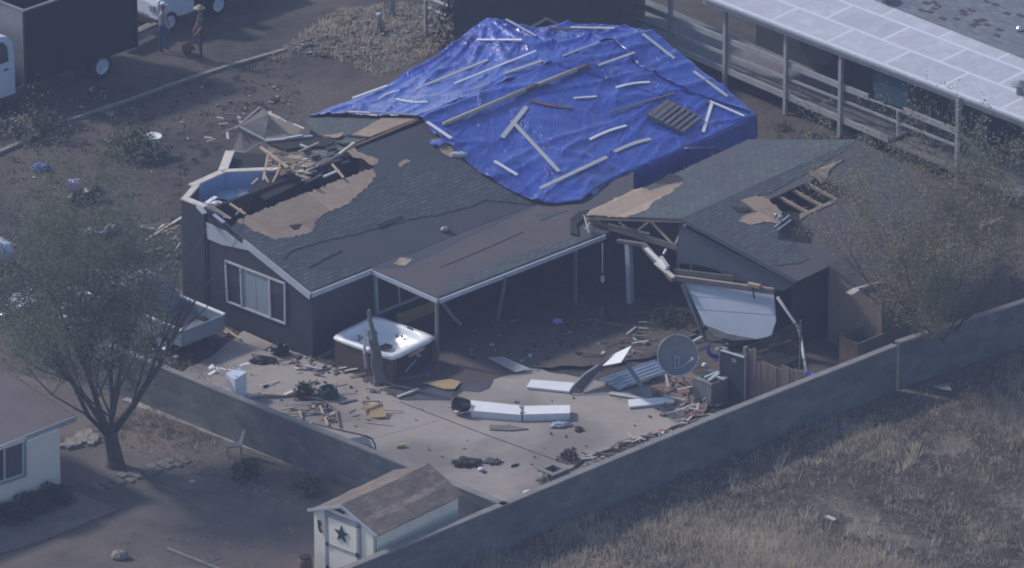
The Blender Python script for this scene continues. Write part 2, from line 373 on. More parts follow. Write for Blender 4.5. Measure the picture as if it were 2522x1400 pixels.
# long block wall and side wall
def blockwall(name, pts, th, nrm, label, zt=WZ):
    t = T(name, label, 'wall', Vector((pts[0].x, pts[0].y, 0)))
    for i in range(len(pts) - 1):
        a, b = pts[i], pts[i + 1]; mb = MB(); n = Vector((nrm.x, nrm.y, 0)).normalized() * -th
        a0 = Vector((a.x, a.y, zt - .05)); b0 = Vector((b.x, b.y, zt - .05)); e = (b0 - a0).normalized() * .001 * i
        mb.prism([a0, b0, b0 + n, a0 + n], (0, 0, -zt - .1), M['block']); mb.build('wall', parent=t)
        mb = MB(); o = -n.normalized() * .012
        mb.prism([a0 + o + Z * .05, b0 + o + Z * .05, b0 + n - o + Z * .05, a0 + n - o + Z * .05], (0, 0, -.049), M['cap']); mb.build('cap', parent=t)
    return t
lw = wl[0:6] 
blockwall('block_wall', wl[0:5], .2, B, 'long grey block wall running between the patio and the dry field')
blockwall('block_wall', [wl[4] + A * .22 - B * .1, wl[6] + A * .0 , wl[7]], .2, B, 'short grey block wall section beyond the joint, in front of the sparse olive tree')
blockwall('block_wall', [p for p in sw], .2, Vector((-.707, -.707, 0)), 'grey block side wall between the white appliance and the star shed')

# raised earth ridges / kerb line at the back
mb = MB()
rid = [(-40, 392), (60, 350), (150, 305), (300, 255), (420, 212), (560, 165), (700, 125)]
for i in range(len(rid) - 1): mb.beam(P(*rid[i], .0), P(*rid[i + 1], .0), .16, .12, M['stone'])
tag(mb.build('kerb'), kind='structure')

# ------------------------------------------------------------------ stuff scattered on the ground
def inpoly(x, y, poly):
    c = False; n = len(poly)
    for i in range(n):
        x1, y1 = poly[i]; x2, y2 = poly[(i + 1) % n]
        if (y1 > y) != (y2 > y) and x < (x2 - x1) * (y - y1) / (y2 - y1) + x1: c = not c
    return c
def scatter(px, n, seed):
    rn = random.Random(seed); xs = [p[0] for p in px]; ys = [p[1] for p in px]; k = 0
    while k < n:
        u = rn.uniform(min(xs), max(xs)); v = rn.uniform(min(ys), max(ys))
        if inpoly(u, v, px): k += 1; yield u, v, rn
def stones(name, areas, m, seed=1, z=0.0):
    mb = MB()
    for px, n, s0, s1 in areas:
        for u, v, rn in scatter(px, n, seed):
            p = P(u, v, z); s = s0 + (s1 - s0) * rn.random() ** 2.2; k = rn.randint(4, 6); tx, ty = rn.uniform(-.3, .3), rn.uniform(-.3, .3); el = rn.uniform(.25, 1); ro = rn.uniform(0, 6.28); pts = []
            for i in range(k):
                a = 6.28 * i / k + rn.uniform(-.3, .3); r_ = s * rn.uniform(.35, .65); x0 = math.cos(a) * r_; y0 = math.sin(a) * r_ * el; x = x0 * math.cos(ro) - y0 * math.sin(ro); y = x0 * math.sin(ro) + y0 * math.cos(ro)
                pts.append(p + Vector((x, y, s * .12 + x * tx + y * ty + s * .12)))
            mb.prism(pts, Z * -s * rn.uniform(.06, .3), m[rn.randrange(len(m))])
    return tag(mb.build(name), kind='stuff')
def tufts(name, areas, ms, seed, dens_noise=.0):
    mb = MB()
    for px, n, h0, h1 in areas:
        for u, v, rn in scatter(px, n, seed):
            p = P(u, v, 0)
            nn = noise.noise(Vector((p.x * .35, p.y * .35, seed)))
            if nn < -.55 + dens_noise * rn.uniform(0, 1): continue
            h = rn.uniform(h0, h1) * (1 + nn * .9); lo = noise.noise(Vector((p.x * .16, p.y * .13, seed + 5.5))); h *= 1 + lo; m = ms[0 if rn.random() < .5 + nn * .8 + lo * 1.1 else 1]
            for k in range(rn.randint(5, 9)):
                a = rn.uniform(0, 6.28); ln = rn.uniform(.15, .75); d = Vector((math.cos(a) * ln, math.sin(a) * ln, 1)).normalized()
                q = p + Vector((rn.uniform(-.14, .14), rn.uniform(-.14, .14), -.02)); sd = d.cross(Vector((math.cos(a * 3), math.sin(a * 3), .2))).normalized() * rn.uniform(.012, .03)
                L = h * rn.uniform(.6, 1.2)
                mb.add([q - sd, q + sd, q + d * L + Vector((0, 0, -.2 * L * ln))], [[0, 1, 2]], m)
    return tag(mb.build(name), kind='stuff')
FIELD = [(700, 1490), (900, 1420), (1300, 1330), (1800, 1130), (2260, 960), (2530, 880), (2800, 780), (2900, 1500)]
tufts('dry_grass', [(FIELD, 17000, .10, .3), ([(1450, 1420), (1600, 1280), (2100, 1090), (2530, 940), (2530, 1420)], 6000, .14, .38)], [M['straw'], M['straw2']], 3, .3)
tufts('dry_weeds', [([(650, 150), (840, 20), (1080, 0), (1150, 90), (1020, 150), (930, 190), (800, 130)], 1100, .06, .22)], [M['straw'], M['straw']], 5, .2)
tufts('sparse_weeds', [([(0, 250), (700, 130), (760, 270), (560, 300), (440, 480), (420, 740), (0, 760)], 900, .06, .2), ([(300, 740), (560, 900), (560, 970), (250, 860)], 260, .1, .25), ([(1870, 300), (2140, 340), (2500, 470), (2500, 740), (2330, 800), (2250, 560), (1900, 330)], 900, .08, .3)], [M['straw2'], M['shrub']], 6, .2)
tufts('yard_weeds', [([(150, 1100), (330, 960), (560, 1090), (760, 1190), (700, 1260), (560, 1200), (330, 1120)], 420, .06, .2), ([(300, 1300), (700, 1230), (760, 1420), (300, 1420)], 120, .04, .12)], [M['straw2'], M['straw']], 8, .1)
stones('gravel', [([(700, 130), (850, 30), (1100, 20), (1060, 110), (900, 150)], 1500, .04, .24), ([(380, 575), (437, 560), (437, 740), (520, 800), (470, 800), (360, 700)], 520, .03, .16), ([(440, 830), (590, 800), (700, 870), (800, 910), (760, 930), (520, 890)], 420, .03, .14)], [M['stone'], M['straw2'], M['brick']], 2)
stones('litter', [([(0, 300), (700, 160), (740, 300), (560, 330), (430, 500), (420, 700), (0, 560)], 150, .03, .15), ([(520, 260), (760, 200), (760, 290), (560, 350)], 40, .06, .22), ([(300, 1080), (560, 1130), (700, 1200), (640, 1260), (450, 1180)], 40, .04, .12), ([(1500, 1400), (1800, 1150), (2400, 1000), (2500, 1400)], 45, .03, .14)], [M['specks'], M['specks'], M['stone'], M['brownwood'], M['felt']], 4)
stones('rubble', [([(560, 905), (740, 945), (960, 930), (1000, 1010), (900, 1060), (700, 1010), (600, 960)], 80, .03, .24), ([(1000, 1010), (1450, 960), (1700, 990), (1500, 1090), (1250, 1180), (1150, 1200), (1060, 1120)], 60, .03, .15), ([(1100, 850), (1500, 780), (1650, 850), (1480, 900), (1200, 930)], 110, .03, .24), ([(1600, 900), (1760, 960), (1800, 1000), (1700, 1050), (1620, 1030)], 110, .04, .26), ([(1330, 1215), (1440, 1130), (1700, 1040), (1800, 1010), (1440, 1160)], 110, .04, .22)], [M['felt'], M['dark'], M['brownwood'], M['stone'], M['dark'], M['specks']], 6, .08)
stones('roof_litter', [([(300, 560), (440, 540), (440, 620), (340, 640)], 40, .05, .3), ([(650, 860), (880, 900), (830, 930), (700, 900)], 70, .05, .25)], [M['dark'], M['stone'], M['brownwood'], M['felt']], 9, .05)

def splinters(name, areas, seed):
    mb = MB(); rn = random.Random(seed)
    for px, n, l0, l1 in areas:
        for u, v, r2 in scatter(px, n, seed):
            p = P(u, v, .1 + rn.uniform(0, .12)); a = rn.uniform(-.6, 1.2) if rn.random() < .7 else rn.uniform(0, 3.1); L = rn.uniform(l0, l1)
            mb.beam(p, p + Vector((math.cos(a), math.sin(a), rn.uniform(-.1, .18))) * L, rn.uniform(.03, .09), rn.uniform(.015, .04), M[rn.choice(['timber', 'plate', 'greywood', 'brownwood', 'greywood', 'offwhite'])])
    return tag(mb.build(name), kind='stuff')
splinters('wood_debris', [([(560, 930), (760, 950), (980, 960), (1000, 1030), (880, 1060), (720, 1030), (610, 980)], 22, .2, .9), ([(1420, 780), (1640, 800), (1720, 900), (1500, 900)], 18, .2, .9), ([(1640, 950), (1760, 990), (1800, 1010), (1690, 1050), (1610, 1010)], 22, .15, .7), ([(640, 880), (880, 905), (860, 935), (700, 910)], 16, .2, .6), ([(340, 560), (430, 560), (430, 640), (350, 640)], 12, .3, .9), ([(520, 270), (620, 300), (560, 370), (480, 340)], 14, .2, .7), ([(1380, 1140), (1600, 1060), (1780, 1010), (1500, 1120)], 20, .15, .5)], 21)
stones('white_scraps', [([(0, 720), (80, 700), (300, 700), (330, 770), (180, 800), (0, 800)], 50, .05, .2), ([(125, 735), (190, 700), (265, 720), (260, 765), (150, 790)], 60, .1, .42), ([(5, 775), (40, 715), (95, 715), (90, 770), (40, 800)], 28, .1, .4), ([(300, 780), (450, 830), (430, 900), (300, 890)], 25, .05, .2)], [M['white'], M['fascia'], M['specks']], 31, .1)
tufts('pale_scrub', [(FIELD, 800, .25, .5)], [M['straw'], M['straw']], 77, .9)
# ------------------------------------------------------------------ damaged main house
E1, E2, R1 = P(765, 722, 2.22), P(1860, 293, 2.22), P(505, 512, 3.57)
FP = Plane(E1, E2, R1)
house = T('damaged_house', 'dark grey wood house whose torn roof half hides under a blue tarp', 'house', Vector((P(770, 885).x, P(770, 885).y, 0)))
C0 = P(770, 885); Bk = P(437, 756); Cr = P(1856, 458)
Bk.z = 0; Cr.z = 0
# gable wall plane (vertical, faces A-)
GW = Plane(C0, Bk, C0 + Z)
def vsheet(mb, px, plane, th, m, lift=0):
    n = plane.n; n = n if n.dot(FW) < 0 else -n
    pts = []
    for u, v in px:
        d = ray(u, v); t = (plane.o - CAMPOS).dot(n) / d.dot(n); pts.append(CAMPOS + d * t + n * lift)
    mb.prism(pts, n * -th, m); return pts
def vz(plane, u, v):
    d = ray(u, v); t = (plane.o - CAMPOS).dot(plane.n) / d.dot(plane.n); return CAMPOS + d * t
mb = MB(); Lr = [C0, C0 + Z * 2.15]
rk = vz(GW, 508, 520); rk2 = vz(GW, 500, 508)
mb.prism([C0, C0 + Z * 2.14, vz(GW, 515, 535), Vector((vz(GW, 508, 520).x, vz(GW, 508, 520).y, 0))], A * .15, M['siding']); mb.build('wall', parent=house)
# front wall under the eave, and right end, and back walls
def wallseg(p, q, h0, h1, m, name='wall', th=.15, nrm=None, z0=0):
    mb = MB(); d = (q - p); n = Vector((d.y, -d.x, 0)).normalized() * th if nrm is None else nrm * th
    a = Vector((p.x, p.y, z0)); b = Vector((q.x, q.y, z0))
    mb.prism([a, b, Vector((q.x, q.y, h1)), Vector((p.x, p.y, h0))], n, m); return mb.build(name, parent=house)
c0i = C0 + A * .16 - B * .14; Cr = Cr - B * .14
wallseg(c0i, Cr, 2.12, 2.12, M['siding'], nrm=-B)
Rr = P(1600, 345); Rr.z = 0
back = Cr - B * 9.0
wallseg(Cr + A * .01, back + A * .01, 2.1, 3.2, M['siding'], nrm=-A)
tb = P(775, 475); tb.z = 0; tb2 = P(1215, 350); tb2.z = 0
wallseg(tb, tb2, 2.2, 3.2, M['siding'], nrm=-B)
wallseg(tb2 + A * .02, back, 3.2, 3.2, M['siding'], nrm=-B)
wallseg(tb - A * .02 + B * .0, tb - A * .02 + B * 3.4, 2.2, 3.0, M['siding'], nrm=A * -1)
# corner board and vertical seam
# ---- broken rear rooms: plates over wall stubs
PZ = 3.45
def stub(px, name_in=None, th=.16, inside=True, zlow=0, zt=PZ, inm=None):
    for i in range(len(px) - 1):
        a = P(*px[i], zt); b = P(*px[i + 1], zt); d = (b - a).normalized(); n = Vector((d.y, -d.x, 0)); n = n if n.dot(FW) < 0 else -n
        mb = MB(); a0 = Vector((a.x, a.y, zlow)); b0 = Vector((b.x, b.y, zlow))
        mb.prism([a0, b0, b0 - n * th, a0 - n * th], (0, 0, zt - .05 - zlow), M['siding']); mb.build('wall', parent=house)
        if inside:
            mb = MB(); g = n * .012
            mb.prism([a0 + g, b0 + g, b0 + n * .002, a0 + n * .002], (0, 0, zt - .06 - zlow), inm or M['blueroom']); mb.build('inner_lining', parent=house)
        mb = MB(); mb.prism([a + n * .02, b + n * .02, b - n * (th + .02), a - n * (th + .02)], (0, 0, -.05), M['plate']); mb.build('top_plate', parent=house)
stub([(477, 458), (552, 424)], th=.2); stub([(553, 423), (690, 417)], th=.18)
stub([(558, 420), (576, 372)], th=.24, inside=False)
# left end wall and front stub of the blue room
a = P(448, 487, PZ); b = P(474, 457, PZ)
mb = MB(); n = Vector((1, .3, 0)).normalized()
mb.prism([Vector((a.x, a.y, 0)), Vector((b.x, b.y, 0)), Vector((b.x, b.y, 0)) + n * .2, Vector((a.x, a.y, 0)) + n * .2], (0, 0, PZ - .05), M['siding']); mb.build('wall', parent=house)
mb = MB(); mb.prism([a, b, b + n * .24, a + n * .24], (0, 0, -.048), M['plate']); mb.build('top_plate', parent=house)
a = P(446, 488, PZ - .003); b = P(502, 510, PZ - .003)
mb = MB(); mb.prism([Vector((a.x, a.y, 0)), Vector((b.x, b.y, 0)), Vector((b.x, b.y, 0)) + A * .16, Vector((a.x, a.y, 0)) + A * .16], (0, 0, PZ - .06), M['siding']); mb.build('wall', parent=house)
mb = MB(); mb.prism([a - A * .02, b - A * .02, b + A * .2, a + A * .2], (0, 0, -.05), M['plate']); mb.build('top_plate', parent=house)
# interior floor and partitions seen through the open roof
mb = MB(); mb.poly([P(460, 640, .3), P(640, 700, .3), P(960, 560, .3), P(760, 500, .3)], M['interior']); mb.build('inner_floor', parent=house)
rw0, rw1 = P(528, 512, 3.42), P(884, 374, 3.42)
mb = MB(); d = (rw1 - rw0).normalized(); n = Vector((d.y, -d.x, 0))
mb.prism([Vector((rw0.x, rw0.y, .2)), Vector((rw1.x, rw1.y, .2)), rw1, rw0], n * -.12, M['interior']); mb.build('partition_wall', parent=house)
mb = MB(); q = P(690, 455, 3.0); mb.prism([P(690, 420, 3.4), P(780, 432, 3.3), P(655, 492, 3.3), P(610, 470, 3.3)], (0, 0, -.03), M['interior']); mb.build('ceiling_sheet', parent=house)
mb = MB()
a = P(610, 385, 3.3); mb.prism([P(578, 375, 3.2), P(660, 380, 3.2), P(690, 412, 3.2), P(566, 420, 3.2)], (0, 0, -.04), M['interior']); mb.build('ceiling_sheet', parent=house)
# fallen pale blue ceiling boards inside
for px, zz in (([(533, 459), (580, 462), (590, 495), (535, 488)], 2.85), ([(582, 460), (632, 457), (650, 468), (588, 494)], 2.88)):
    mb = MB(); mb.prism([P(u, v, zz) for u, v in px], (0, 0, -.03), M['paleblue']); tag(mb.build('ceiling_sheet', parent=house), 'pale blue fallen ceiling board')
for p, q in (((598, 489), (640, 470)), ((563, 457), (579, 452))):
    mb = MB(); mb.beam(P(*p, 2.95), P(*q, 2.95), .15, .03, M['white']); mb.build('white_trim', parent=house)
# ---- roof deck on the front slope, with the torn strip left out
deck_px = [(584, 545), (760, 474), (922, 413), (903, 393), (868, 360), (1600, 84), (1860, 293), (765, 722), (505, 512), (528, 516), (570, 560)]
mb = MB(); sheet(mb, ragged(deck_px[:5], 12, 3, 2, False) + deck_px[5:], FP, 0, .05, M['felt']); roof = mb.build('roof', parent=house)
osb_px = ragged([(583, 546), (602, 535), (760, 474), (915, 416), (925, 430), (905, 460), (882, 478), (866, 496), (832, 515), (800, 526), (778, 546), (768, 572), (742, 580), (700, 590), (668, 589), (640, 576), (620, 566), (597, 553)], 5, 4.2, 4)
mb = MB(); sheet(mb, osb_px, FP, .012, .011, M['osb']); mb.build('bare_board', parent=roof)
mb = MB(); sheet(mb, ragged([(847, 366), (868, 358), (884, 376), (932, 394), (930, 405), (916, 409), (890, 391), (868, 388)], 8, 3, 6), FP, .013, .012, M['osb']); mb.build('bare_board', parent=roof)
mb = MB(); sheet(mb, ragged([(980, 405), (1000, 393), (1012, 398), (985, 413)], 6, 2, 8), FP, .012, .011, M['osb']); mb.build('bare_board', parent=roof)
mb = MB(); sheet(mb, ragged([(712, 556), (745, 553), (735, 566), (722, 568)], 8, 2, 8), FP, .018, .006, M['interior']); mb.build('hole_shade_patch', parent=roof)  # dark sheet on the closed deck, painted as the shade inside a hole
sh1 = ragged([(592, 556), (620, 570), (668, 593), (742, 583), (780, 575), (790, 548), (840, 520), (905, 468), (935, 440), (985, 428), (1000, 412), (1060, 402), (1130, 388), (1185, 432), (1270, 482), (1315, 505), (1240, 498), (1195, 494), (1165, 508), (1100, 524), (1080, 531), (1010, 540), (990, 548), (935, 562), (880, 578), (820, 590), (760, 606), (715, 622), (700, 640), (720, 655), (700, 668), (660, 640), (625, 610)], 10, 3, 11)
mb = MB(); sheet(mb, sh1, FP, .022, .02, M['shingle']); mb.build('shingles', parent=roof)
sh2 = ragged([(640, 612), (690, 640), (700, 650), (735, 640), (800, 622), (842, 618), (790, 645), (758, 662), (800, 668), (850, 655)], 9, 3, 12, False) + [(914, 660), (766, 719)]
mb = MB(); sheet(mb, sh2, FP, .026, .022, M['shingle']); mb.build('shingles', parent=roof)
mb = MB(); sheet(mb, ragged([(928, 556), (990, 532), (995, 540), (935, 565)], 8, 2, 13), FP, .035, .02, M['dark']); mb.build('curled_felt', parent=roof)
sm = [(1080, 566), (1100, 563), (1110, 568), (1090, 572)]
mb = MB(); mb.blob(FP.at(1096, 569, .06), .16, .1, .09, M['steel']); mb.build('roof_vent', parent=roof, smooth=True)
# porch roof
PP = Plane(P(915, 662, 2.22), P(1080, 735, 2.1), P(1480, 580, 2.1))
mb = MB(); sheet(mb, [(915, 662), (1080, 735), (1560, 549), (1560, 410)], PP, .004, .06, M['felt_b']); proof = mb.build('porch_roof', parent=house)
mb = MB(); sheet(mb, ragged([(915, 660), (1290, 510), (1380, 478), (1120, 600), (1000, 660)], 20, 4, 3), PP, .01, .005, M['felt']); mb.build('felt_sheet', parent=proof)
mb = MB(); sheet(mb, ragged([(1076, 727), (1120, 702), (1180, 668), (1245, 640), (1330, 612), (1400, 592), (1470, 562), (1484, 572)], 9, 3, 15, False) + [(1480, 578), (1080, 733)], PP, .022, .014, M['shingle']); mb.build('shingles', parent=proof)
mb = MB(); sheet(mb, ragged([(1318, 532), (1372, 518), (1400, 520), (1330, 545)], 9, 2, 16), PP, .016, .008, M['shingle']); mb.build('shingles', parent=proof)
mb = MB(); sheet(mb, ragged([(968, 652), (985, 636), (1015, 640), (1000, 655)], 8, 2, 17), PP, .016, .006, M['osb']); mb.build('bare_board', parent=proof)
mb = MB()
for s in ([(1085, 660), (1200, 612), (1290, 572)], [(1000, 630), (1120, 580), (1330, 500)]):
    for i in range(len(s) - 1): mb.beam(PP.at(*s[i], .012), PP.at(*s[i + 1], .012), .03, .008, M['dark'])
mb.build('felt_seam', parent=proof)
mb = MB(); c = PP.at(1450, 570, .05)
mb.prism([PP.at(u, v, .03) for u, v in [(1405, 545), (1425, 527), (1462, 520), (1440, 540), (1420, 560), (1425, 585), (1405, 580)]], PP.n * .05, M['dark']); mb.build('torn_felt', parent=proof)
# fascia
def fascia(pts3, h, par, m=M['fascia'], w=.05, name='fascia'):
    mb = MB()
    for i in range(len(pts3) - 1): mb.beam(pts3[i] - Z * h / 2, pts3[i + 1] - Z * h / 2, w, h, m)
    return mb.build(name, parent=par)
fascia([FP.at(600, 590, .03) - A * .03, FP.at(765, 723, .03) - A * .03], .22, roof)
fascia([FP.at(766, 723, .03) + B * .03, FP.at(915, 664, .03) + B * .03], .15, roof)
fascia([PP.at(916, 664, .0) - A * .04, PP.at(1080, 737, .0) - A * .04], .13, proof)
fascia([PP.at(1081, 737, .0) + B * .03, PP.at(1490, 578, .0) + B * .03], .13, proof)
# torn white gable boards at the broken peak
mb = MB(); vsheet(mb, [(509, 548), (513, 588), (545, 602), (610, 616), (600, 604), (560, 572), (536, 560)], GW, .03, M['fascia'], .03); mb.build('gable_board', parent=house)
mb = MB()
for p, q, ww, m in (((487, 515), (503, 533), .16, 'fascia'), ((505, 515), (565, 545), .12, 'steel'), ((525, 535), (550, 555), .10, 'fascia'), ((520, 515), (562, 542), .05, 'timber'), ((548, 540), (567, 545), .09, 'plate'), ((507, 508), (530, 492), .14, 'white')):
    mb.beam(FP.at(*p, .1), FP.at(*q, .1), ww, .04, M[m])
mb.build('splintered_trim', parent=house)
mb = MB(); mb.blob(P(535, 505, 3.1), .22, .16, .1, M['white'], .5, 3); mb.build('torn_insulation', parent=house)
# vertical seam at the wall corner
mb = MB(); s0 = vz(GW, 510, 600); mb.box(Vector((s0.x, s0.y, 1.5)) - A * .01, A * .02, B * .03, Z * 1.5, M['dark']); mb.build('corner_board', parent=house)
# gable window
def wbeam(mb, plane, p, q, w, m, lift=.03, th=.05):
    n = plane.n if plane.n.dot(FW) < 0 else -plane.n
    mb.beam(vz(plane, *p) + n * lift, vz(plane, *q) + n * lift, w, th, m, up=n)
win = MB()
for p, q in (((556, 642), (704, 699)), ((561, 742), (704, 797)), ((557, 640), (562, 744)), ((703, 697), (704, 799)), ((594, 658), (598, 757)), ((665, 685), (668, 784))):
    wbeam(win, GW, p, q, .055, M['offwhite'])
wf = win.build('window', parent=house)
for px, m in (([(558, 644), (594, 658), (597, 756), (562, 742)], 'glass'), ([(595, 658), (630, 671), (633, 770), (598, 757)], 'curtain'), ([(631, 672), (665, 685), (667, 783), (634, 770)], 'curtain'), ([(666, 686), (702, 699), (703, 796), (668, 783)], 'glass')):
    mb = MB(); vsheet(mb, px, GW, .02, M[m], .012); mb.build('pane', parent=wf)
# porch: posts, screen frame, back wall details
FWALL = Plane(c0i, Cr, c0i + Z)
pw = MB(); wbeam(pw, FWALL, (921, 672), (925, 772), .11, M['fascia'], .06, .08); pw.build('porch_post', parent=house)
pw = MB(); wbeam(pw, FWALL, (977, 690), (981, 748), .06, M['offwhite'], .05); wbeam(pw, FWALL, (925, 772), (1062, 716), .09, M['fascia'], .05); pw.build('screen_frame', parent=house)
for px in ([(930, 690), (974, 690), (978, 745), (932, 764)], [(1210, 600), (1300, 565), (1300, 640), (1210, 676)], [(1420, 530), (1470, 512), (1470, 620), (1420, 640)]):
    mb = MB(); vsheet(mb, px, FWALL, .02, M['glass'], .02); mb.build('window', parent=house)
for (u, v), (u2, v2) in (((1076, 745), (1079, 850)), ((1418, 606), (1420, 720))):
    p = PP.at(u, v - 6, -.1); mb = MB(); mb.beam(Vector((p.x, p.y, 0)), p, .09, .09, M['greywood']); mb.build('porch_post', parent=house)
mb = MB(); a = FWALL; vsheet(mb, [(960, 768), (1050, 735), (1062, 790), (965, 800)], FWALL, .04, M['osb_y'], .3); tag(mb.build('loose_panel', parent=house), 'yellowish plywood panel under the porch')
# broken gutter and hanging bits
def px3(lst): return [P(u, v, z) for u, v, z in lst]
mb = MB(); mb.tube(px3([(1088, 745, 1.95), (1115, 780, 1.3), (1135, 800, .9)]), [.05, .05, .06], M['greywood']); mb.build('hanging_gutter', parent=house)
mb = MB(); mb.tube(px3([(1245, 680, 2.1), (1240, 715, 1.6), (1225, 790, .5)]), [.02, .06, .05], M['greywood']); mb.build('hanging_strap', parent=house)
# broken truss sticks and rubble over the rear rooms
def stick(mb, p, q, w=.06, m='timber', h=.05): mb.beam(P(*p), P(*q), w, h, M[m])
mb = MB()
for p, q, ww in (((660, 380, 3.6), (648, 445, 3.3), .07), ((642, 363, 3.7), (735, 432, 3.5), .09), ((652, 432, 3.4), (664, 458, 3.3), .05), ((664, 466, 3.2), (688, 418, 3.6), .06), ((686, 418, 3.6), (690, 400, 3.7), .05), ((620, 455, 3.2), (636, 440, 3.3), .06), ((566, 502, 3.4), (605, 528, 3.3), .06), ((595, 515, 3.2), (580, 530, 3.1), .06), ((818, 405, 3.5), (846, 438, 3.4), .06), ((652, 420, 3.5), (690, 424, 3.5), .05), ((710, 415, 3.6), (748, 398, 3.6), .06)):
    mb = MB(); stick(mb, p, q, ww); mb.build('truss_member', parent=house)
mb = MB(); rn = random.Random(5)
for i in range(70):
    u = rn.uniform(655, 755); v = 372 + (u - 655) * .2 + rn.uniform(0, 55); z = rn.uniform(3.3, 3.6); a = rn.uniform(-.5, .7)
    L = rn.uniform(10, 34); stick(mb, (u, v, z), (u + L * math.cos(a), v - L * math.sin(a) * .7, z + rn.uniform(-.05, .15)), rn.uniform(.05, .14), rn.choice(['timber', 'osb', 'plate', 'osb', 'brownwood']), .03)
tag(mb.build('splinter_pile', parent=house), kind='stuff')
mb = MB(); mb.prism([P(u, v, 3.25) for u, v in ragged([(660, 360), (760, 345), (880, 350), (840, 400), (760, 440), (700, 430), (655, 400)], 10, 4, 3)], (0, 0, -.1), M['greywood']); mb.build('rubble_bed', parent=house)
mb = MB()
for i in range(14):
    u = rn.uniform(740, 850); v = rn.uniform(365, 415) - (u - 740) * .15; z = rn.uniform(3.3, 3.5); s = rn.uniform(10, 26)
    mb.prism([P(u, v, z), P(u + s, v - s * .3, z), P(u + s * 1.1, v + s * .1, z + .05), P(u + s * .2, v + s * .35, z + .08)], (0, 0, -.03), M[rn.choice(['felt', 'greywood', 'dark', 'steel'])])
mb.build('torn_roofing', parent=house)
mb = MB()
for p, q, ww, m in (((835, 380, 3.6), (872, 352, 3.7), .07, 'plate'), ((815, 395, 3.5), (845, 370, 3.6), .05, 'steel'), ((735, 375, 3.5), (785, 352, 3.6), .05, 'timber'), ((740, 357, 3.6), (757, 364, 3.5), .1, 'white'), ((797, 436, 3.35), (835, 420, 3.4), .1, 'offwhite'), ((750, 452, 3.3), (790, 432, 3.35), .05, 'steel')): mb = MB(); stick(mb, p, q, ww, m); mb.build('loose_stick', parent=house)
# back slope: shingles, board strip, torn edge
BP = Plane(P(1030, 297, 3.57), P(870, 358, 3.57), P(765, 287, 2.62))
mb = MB(); sheet(mb, ragged([(748, 292), (800, 290), (990, 288), (1030, 296), (872, 356), (812, 346), (796, 336), (768, 318)], 12, 3, 7), BP, 0, .05, M['shingle']); bslope = mb.build('roof', parent=house)
mb = MB(); sheet(mb, [(866, 338), (940, 296), (1032, 294), (905, 344)], BP, .06, .05, M['osb']); mb.build('bare_board', parent=bslope)
mb = MB(); mb.beam(BP.at(858, 336, .03), BP.at(906, 344, .05), .12, .05, M['interior']); mb.beam(FP.at(870, 363, .02), FP.at(1030, 297, .02), .07, .04, M['brownwood']); mb.beam(BP.at(880, 352, .02), BP.at(1030, 297, .05), .06, .05, M['brownwood']); mb.build('ridge_board', parent=bslope)
mb = MB(); sheet(mb, ragged([(796, 342), (848, 335), (835, 346), (826, 347)], 8, 2, 2), BP, .1, .03, M['osb']); mb.build('bare_board', parent=bslope)
# folded up roof sheets standing at the far corner
def slab(px3l, th, m, name, par=house, label=None):
    pts = px3(px3l); n = (pts[1] - pts[0]).cross(pts[2] - pts[0]).normalized(); n = n if n.dot(FW) < 0 else -n
    mb = MB(); mb.prism(pts, n * -th, m); o = mb.build(name, parent=par)
    if label: tag(o, label)
    return o
slab([(590, 312, 3.55), (640, 264, 3.7), (664, 280, 3.75), (650, 344, 3.3)], .04, M['greywood'], 'folded_sheathing', label='grey brown sheathing folded upright')
slab([(562, 372, 2.75), (590, 314, 3.5), (652, 346, 3.25), (600, 378, 2.85)], .04, M['greywood'], 'folded_sheathing', label='grey brown sheathing folded upright')
mb = MB(); pl = Plane(P(660, 282, 3.5), P(650, 344, 3.3), P(745, 322, 3.1))
sheet(mb, ragged([(664, 280), (690, 290), (706, 306), (712, 300), (742, 318), (733, 334), (690, 342), (653, 345)], 9, 3, 3), pl, .02, .03, M['osb']); mb.build('folded_sheathing', parent=house)
mb = MB()
for p, q, ww, m in (((663, 280, 3.75), (688, 292, 3.7), .09, 'plate'), ((688, 292, 3.7), (706, 303, 3.6), .1, 'plate'), ((722, 307, 3.5), (748, 318, 3.4), .09, 'white'), ((590, 313, 3.6), (655, 347, 3.32), .06, 'offwhite'), ((655, 347, 3.4), (700, 343, 3.4), .12, 'offwhite'), ((700, 342, 3.42), (745, 334, 3.45), .1, 'offwhite'), ((720, 340, 3.4), (770, 336, 3.4), .08, 'bag'), ((548, 328, 2.6), (592, 310, 3.6), .05, 'greywood'), ((580, 318, 3.5), (640, 265, 3.75), .07, 'stone')): stick(mb, p, q, ww, m)
mb.build('bent_flashing', parent=house)
mb = MB(); mb.prism([P(u, v, 3.35) for u, v in [(655, 350), (745, 338), (800, 340), (825, 350), (800, 360), (745, 362), (700, 368)]], (0, 0, -.05), M['dark']); mb.build('torn_felt', parent=house)
